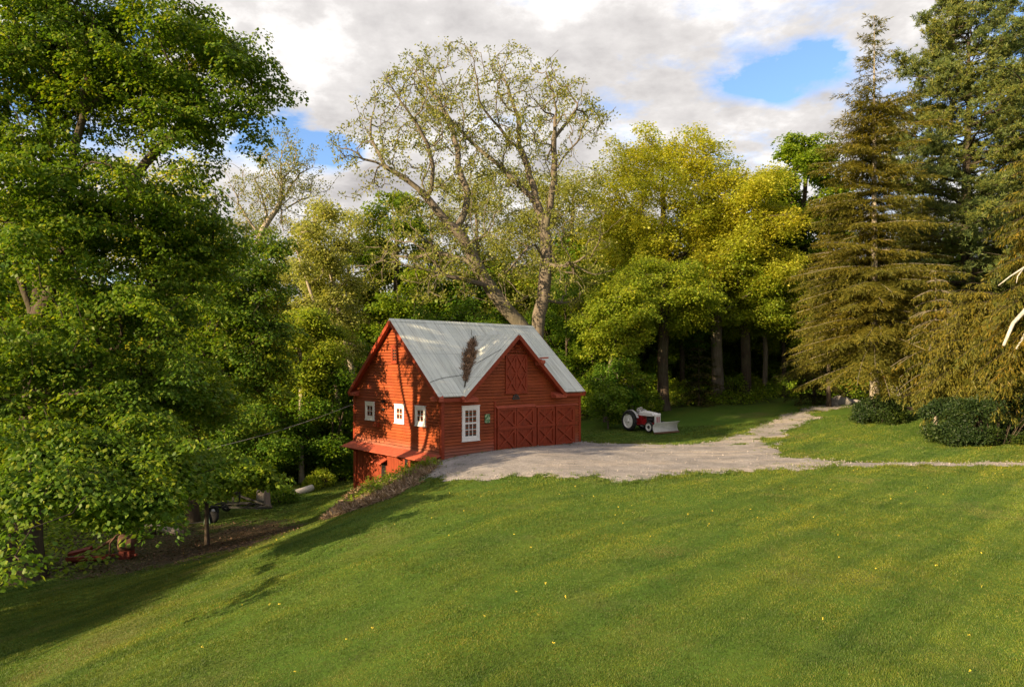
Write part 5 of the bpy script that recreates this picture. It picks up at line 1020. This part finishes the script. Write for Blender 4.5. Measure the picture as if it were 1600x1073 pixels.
# rusty red machine
t = put('rusty_machine', 'rusty red farm machine with drum under the low branches of the far left maple', 'farm machine', 145, 876, .10); T_ = lambda *p: p
f = MB(); f.hull([(-.75, -.35, .05), (.65, -.35, .10), (.65, .3, .10), (-.75, .3, .05)], [(-.75, -.35, .12), (.65, -.35, .18), (.65, .3, .18), (-.75, .3, .12)]); f.beam((-.8, -.38, .18), (.7, -.38, .22), .05, .14); f.build('tray', M['rust_red'], t)
f = MB(); f.hull([(-1.1, .3, .2), (-.3, .35, .38), (-.3, .38, .2), (-1.1, .33, .1)], [(-1.1, .5, .25), (-.3, .6, .45), (-.3, .62, .3), (-1.1, .55, .15)]); f.build('guard', M['rust_red'], t)
f = MB(); f.tube([(.75, -.3, .1), (.78, -.3, .75), (.95, -.2, 1.0), (1.1, .1, 1.05), (1.1, .4, .7), (1.1, .4, .1)], .035, 8); f.tube([(-.3, .2, .2), (.8, .1, .85)], .06, 8); f.build('frame', M['rust'], t, True)
f = MB(); f.lathe([(0, -.28), (.30, -.27), (.33, -.2), (.33, .2), (.30, .27), (0, .28)], (1.15, .25, .62), (1, .2, 0), 22); f.build('drum', M['rust'], t, True); f = MB(); f.box(.2, 1.6, .1, .16, .12, .2); f.box(.95, 1.35, .0, .5, -.05, .32); f.build('skid', M['rust_red'], t)
# boulders
M['stone'] = paint('stone', (.33, .30, .28), .9, .35, 3, bumps=.6)
def boulder(label, px, py, sx, sy, sz, seed):
    import bmesh
    bm = bmesh.new(); bmesh.ops.create_icosphere(bm, subdivisions=3, radius=1); rn = np.random.RandomState(seed); o_ = rn.rand(3)*50
    for v in bm.verts:
        k = .8+.5*float(fbm(np.array([v.co.x*1.3+o_[0]+v.co.z]), np.array([v.co.y*1.3+o_[1]]), 1.)[0]); v.co = Vector((v.co.x*sx*k, v.co.y*sy*k, v.co.z*sz*k))
    me = bpy.data.meshes.new('boulder'); bm.to_mesh(me); bm.free(); me.materials.append(M['stone']); o = bpy.data.objects.new('boulder', me); COL.objects.link(o); x, y = ground_at(px, py); o.location = (x, y, gz1(x, y)+sz*.3); tag(o, label, 'boulder')
boulder('pale boulder at the end of the gravel road under the spruces', 1312, 632, .8, .5, .55, 1); boulder('flat pale stone right of the pale boulder by the gravel road', 1332, 631, .7, .4, .3, 2); boulder('low grey stone left of the pale boulder by the gravel road', 1300, 634, .45, .35, .3, 3)
# pale buildings far behind the spruces
M['pale_wall'] = paint('pale_boards', (.50, .47, .44), .8, .2, 2, stretch=(1, 1, 8)); M['pale_roof'] = paint('pale_roof', (.42, .40, .39), .7, .2, 2)
def house(name, label, cat, px, d, w_, dp, he, hr, rz):
    x, y = (px-800)/FPX*d, d; t = thing(name, label, cat, (x, y, gz1(x, y)), rz); f = MB(); f.hull([(-w_/2, 0, -.5), (w_/2, 0, -.5), (w_/2, 0, he), (0, 0, hr), (-w_/2, 0, he)], [(-w_/2, dp, -.5), (w_/2, dp, -.5), (w_/2, dp, he), (0, dp, hr), (-w_/2, dp, he)]); wl = f.build('wall', M['pale_wall'], t)
    sl_ = (hr-he)/(w_/2); f = MB()
    for s in (-1, 1): f.hull([(0, -.35, hr+.02), (s*(w_/2+.3), -.35, he-.3*sl_+.02), (s*(w_/2+.3), -.35, he-.3*sl_+.14), (0, -.35, hr+.16)], [(0, dp+.3, hr+.02), (s*(w_/2+.3), dp+.3, he-.3*sl_+.02), (s*(w_/2+.3), dp+.3, he-.3*sl_+.14), (0, dp+.3, hr+.16)])
    f.build('roof', M['pale_roof'], t)
    for x0 in (-w_*.25, w_*.2):
        f = MB(); f.box(x0-.45, x0+.45, -.05, -.002, 1.0, 2.2); wn = f.build('window', M['white'], t); f = MB(); f.box(x0-.36, x0+.36, -.06, -.051, 1.09, 2.11); f.build('pane', M['glass'], wn)
house('pale_house', 'pale grey gabled house far behind the spruces', 'house', 1394, 74, 3.4, 5, 2.1, 3.7, .1)
house('pale_shed', 'low pale roofed shed glimpsed through the spruce branches', 'shed', 1266, 74, 3.6, 4, 1.3, 2.2, -.3)
t = thing('white_board', 'white upright board pair standing under the spruces in front of the pale house', 'board', (at(1399, 618, 66)[0], 66, gz1(at(1399, 618, 66)[0], 66)), .1)
for x in (-.24, .30): f = MB(); f.box(x-.22, x+.22, -.03, .03, .25, 1.55); f.build('panel', M['white'], t, bevel=.01)
f = MB(); f.box(-.44, -.38, .031, .09, -.3, 1.5); f.box(.44, .5, .031, .09, -.3, 1.5); f.box(-.44, .5, .031, .06, .5, .6); f.build('post', M['old_wood'], t)
edge_tree(150, 1398, 62, 540, 26, 1.6, .10, 'lf_yellow', 'thin dark stemmed young tree in front of the white boards', 'bark', 40, 40)
# wire from the barn to the maple
p0 = barn_pt(-.05, BD-.05, 2.25); p1 = Vector(at(44, 746, 24)); mb = MB()
mb.tube([p0.lerp(p1, k/24)+Vector((0, 0, -.55*4*(k/24)*(1-k/24))) for k in range(25)], .014, 5); tag(mb.build('service_wire', paint('wire_grey', (.30, .29, .27), .5, .1), None, True), 'thin grey wire sagging from the barn corner to the far left maple trunk', 'wire')

# ------------------------------------------------------------------ litter, weeds, grass
def scatter(poly, n, rng):
    P = np.array(poly); q = np.stack([rng.uniform(P[:, 0].min(), P[:, 0].max(), n*5), rng.uniform(P[:, 1].min(), P[:, 1].max(), n*5)], 1); k = sdf_poly(q[:, 0], q[:, 1], P)+(fbm(q[:, 0], q[:, 1], 1.1)-.5)*1.2 < 0; return q[k][:n]
def barn_local(x, y): dx, dy = x-BA[0], y-BA[1]; return dx*math.cos(BR)+dy*math.sin(BR), -dx*math.sin(BR)+dy*math.cos(BR)
def not_barn(q): a, b_ = barn_local(q[:, 0], q[:, 1]); return q[~((a > -.05) & (a < BW+.05) & (b_ > -.05) & (b_ < BD+.05))]
rng = np.random.RandomState(91)
BANK = [ground_at(*p) for p in ((510, 812), (540, 802), (590, 785), (640, 762), (672, 742), (690, 722))]+[tuple(barn_pt(-.1, .3, 0)[:2]), tuple(barn_pt(-.1, 4, 0)[:2]), tuple(barn_pt(-.1, 7.6, 0)[:2])]+[ground_at(540, 780), ground_at(515, 800)]
def litter_mesh(name, q, mat, label, size, lift, up=.3, wr=.45):
    z = ground_height(q[:, 0], q[:, 1])+lift*rng.rand(len(q))**2; b0 = np.stack([q[:, 0], q[:, 1], z], 1); ax = unit(rng.normal(0, 1, (len(q), 3))*np.array([1, 1, up])); sd = unit(np.cross(ax, np.array([0, 0, 1.0])+rng.normal(0, .4, (len(q), 3)))); ln = size*(.5+rng.rand(len(q)))
    return tag(mesh_np(name, kites(b0, ax, sd, ln, ln*wr, .15), [leaf_faces(len(q))], mat), label, name.replace('_', ' '), kind='stuff')
q = not_barn(scatter(BANK, 22000, rng)); litter_mesh('leaf_litter', q, M['litter'], 'dry tan leaves and stalks on the bank below the barn', .26, .14, .55, .16)
q = scatter(LITTER, 15000, rng); litter_mesh('leaf_litter', q, M['litter_dark'], 'brown leaf litter under the left trees', .11, .03, .2)
def tufts(q, h, w_, nb, spread, rng, lean=.6):
    n = len(q)*nb; b0 = np.repeat(q, nb, 0)+rng.normal(0, spread, (n, 2)); z = ground_height(b0[:, 0], b0[:, 1])-.01; ph = rng.rand(n)*6.283; d = unit(np.stack([np.cos(ph)*lean*rng.rand(n), np.sin(ph)*lean*rng.rand(n), np.ones(n)], 1)); hh = np.repeat(h, nb)*(.55+.6*rng.rand(n)); sd = np.stack([-np.sin(ph), np.cos(ph), np.zeros(n)], 1)*(np.repeat(w_, nb)*.5)[:, None]; B = np.stack([b0[:, 0], b0[:, 1], z], 1); V = np.stack([B-sd, B+sd, B+d*hh[:, None]], 1).reshape(-1, 3); return V, np.arange(n*3).reshape(n, 3)
# lawn blades, thinner and denser near the viewer
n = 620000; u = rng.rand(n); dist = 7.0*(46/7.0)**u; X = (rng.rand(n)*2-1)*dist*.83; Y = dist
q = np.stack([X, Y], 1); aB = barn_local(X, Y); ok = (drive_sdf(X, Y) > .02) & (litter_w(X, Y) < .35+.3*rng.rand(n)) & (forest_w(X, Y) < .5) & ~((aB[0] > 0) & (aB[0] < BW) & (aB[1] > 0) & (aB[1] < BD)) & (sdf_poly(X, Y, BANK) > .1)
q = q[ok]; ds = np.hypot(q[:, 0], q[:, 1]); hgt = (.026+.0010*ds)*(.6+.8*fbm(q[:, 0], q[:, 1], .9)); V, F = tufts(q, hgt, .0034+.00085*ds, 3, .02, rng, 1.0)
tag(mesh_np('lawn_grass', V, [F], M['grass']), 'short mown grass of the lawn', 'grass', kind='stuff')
# taller tufts along the gravel edge
qe = np.stack([rng.uniform(-5, 34, 90000), rng.uniform(23, 60, 90000)], 1); sd_ = drive_sdf(qe[:, 0], qe[:, 1]); a_, b2 = barn_local(qe[:, 0], qe[:, 1])
k = (sd_ > -.15-1.5*rng.rand(len(qe))**5) & (sd_ < .4) & ~((a_ > -.3) & (a_ < BW+.1) & (b2 > -.25) & (b2 < BD)) & (fbm(qe[:, 0], qe[:, 1], 1.5) > .36+.14*(sd_ < -.2)); V, F = tufts(qe[k], np.full(k.sum(), .13), np.full(k.sum(), .03), 7, .06, rng, .9)
tag(mesh_np('edge_grass', V, [F], M['grass']), 'ragged grass tufts along the edge of the gravel', 'grass', kind='stuff')
qs = np.stack([rng.uniform(-5, 34, 60000), rng.uniform(23, 58, 60000)], 1); sd2 = drive_sdf(qs[:, 0], qs[:, 1]); qs = qs[(sd2 < .1) & (rng.rand(len(qs)) < np.where(sd2 > -.5, .45, .05))]; z = ground_height(qs[:, 0], qs[:, 1])
V = puffs(np.stack([qs[:, 0], qs[:, 1], z+.055], 1), 3, rng, .012, .04, .9); tag(mesh_np('loose_stones', V, [leaf_faces(len(V)//4)], paint('loose_gravel', (.30, .27, .255), .95, .5, 14)), 'loose stones on the gravel drive', 'gravel', kind='stuff')
# weeds on the bank and at the wood edge left of the barn
wq = np.concatenate([scatter([ground_at(*p) for p in ((545, 792), (600, 770), (655, 742), (676, 730), (650, 728), (600, 752), (562, 772))], 420, rng), scatter([ground_at(*p) for p in ((668, 724), (700, 716), (684, 734))], 40, rng)]); wq = not_barn(wq)
V = sprays(np.stack([wq[:, 0], wq[:, 1], ground_height(wq[:, 0], wq[:, 1])+.12+.3*rng.rand(len(wq))], 1), 22, rng, .28, .12, .3, .11, .1); tag(mesh_np('bank_weeds', V, [leaf_faces(len(V)//4)], M['lf_spring']), 'leafy green weeds on the bank under the barn', 'weeds', kind='stuff')
fq = scatter([ground_at(*p) for p in ((690, 722), (775, 708), (776, 703), (690, 714))], 60, rng); fq = not_barn(fq); V, F = tufts(fq, np.full(len(fq), .2), np.full(len(fq), .02), 12, .08, rng); tag(mesh_np('wall_grass', V, [F], M['grass']), 'grass growing at the foot of the front wall', 'grass', kind='stuff')
for i, (px, py, r, h, lab) in enumerate(((505, 752, .8, 1.0, 'leafy green bush at the right end of the pale log'), (535, 742, .8, 1.3, 'leafy green bush against the barn basement corner'), (488, 758, .5, .7, 'small leafy bush behind the pale log'), (440, 778, .8, .9, 'leafy green bush between stump and pale log'), (395, 780, .7, .8, 'low leafy bush behind the trailer frame'))):
    x, y = ground_at(px, py+8); shrub('wild_bush', lab, 'bush', 0, 0, r, r*.8, h, 70, 22, .13, 'lf_dark' if i % 2 else 'lf_mid', 320+i, xy=(x, y))
# dandelions
dq = np.stack([rng.uniform(-14, 20, 900), rng.uniform(9, 30, 900)], 1); dq = dq[(drive_sdf(dq[:, 0], dq[:, 1]) > .5) & (fbm(dq[:, 0], dq[:, 1], .3) > .5)][:110]; z = ground_height(dq[:, 0], dq[:, 1])
V = puffs(np.stack([dq[:, 0], dq[:, 1], z+.055], 1), 6, rng, .010, .022, .8); tag(mesh_np('dandelions', V, [leaf_faces(len(V)//4)], paint('dandelion', (.62, .48, .05), .7, .2)), 'scattered yellow dandelions in the lawn', 'flowers', kind='stuff')
# withered vine in the roof valley
va, vb = np.array([UC-xe, -OE, ez+ROOFT]), np.array([UC, yv, HC+ROOFT]); ts = np.clip(.18+.72*rng.beta(2.2, 1.9, 260), .1, .95); wd = .06+.22*np.exp(-((ts-.58)/.25)**2); Cv = va+(vb-va)*ts[:, None]; Cv = Cv+np.stack([rng.normal(0, .5, 260)*wd, rng.normal(0, .5, 260)*wd*-.8, np.abs(rng.normal(0, .4, 260))*wd*.35+.02+.05*wd], 1)
Cv[:, 2] = np.maximum(Cv[:, 2], np.maximum(zm(Cv[:, 1]), HC-SL2*abs(Cv[:, 0]-UC))+ROOFT+.03)
n_ = 12; c_ = np.repeat(Cv, n_, 0); dvv = (vb-va)/np.linalg.norm(vb-va); m_ = len(c_); ax = unit(dvv+rng.normal(0, .75, (m_, 3))); sdv = unit(np.cross(ax, rng.normal(0, 1, (m_, 3)))); V = kites(c_+rng.normal(0, .06, (m_, 3)), ax, sdv, .22*(.5+rng.rand(m_)), np.full(m_, .05), .1)
rt = thing('withered_vine', 'brown withered vine lying in the roof valley beside the dormer', 'vine', BA, BR); mesh_np('foliage', V, [leaf_faces(m_)], paint('dead_vine', (.21, .125, .075), .9, .4, 4), rt)
st = MB(); st.tube([tuple(va+(vb-va)*k+np.array([0, 0, .05])) for k in (.12, .35, .6, .97)], .03, 5); st.tube([tuple(va+(vb-va)*.8+np.array([.05, 0, .1])), tuple(va+(vb-va)*1.0+np.array([-.1, .1, .35]))], .012, 4); st.build('stem', M['bark'], rt)
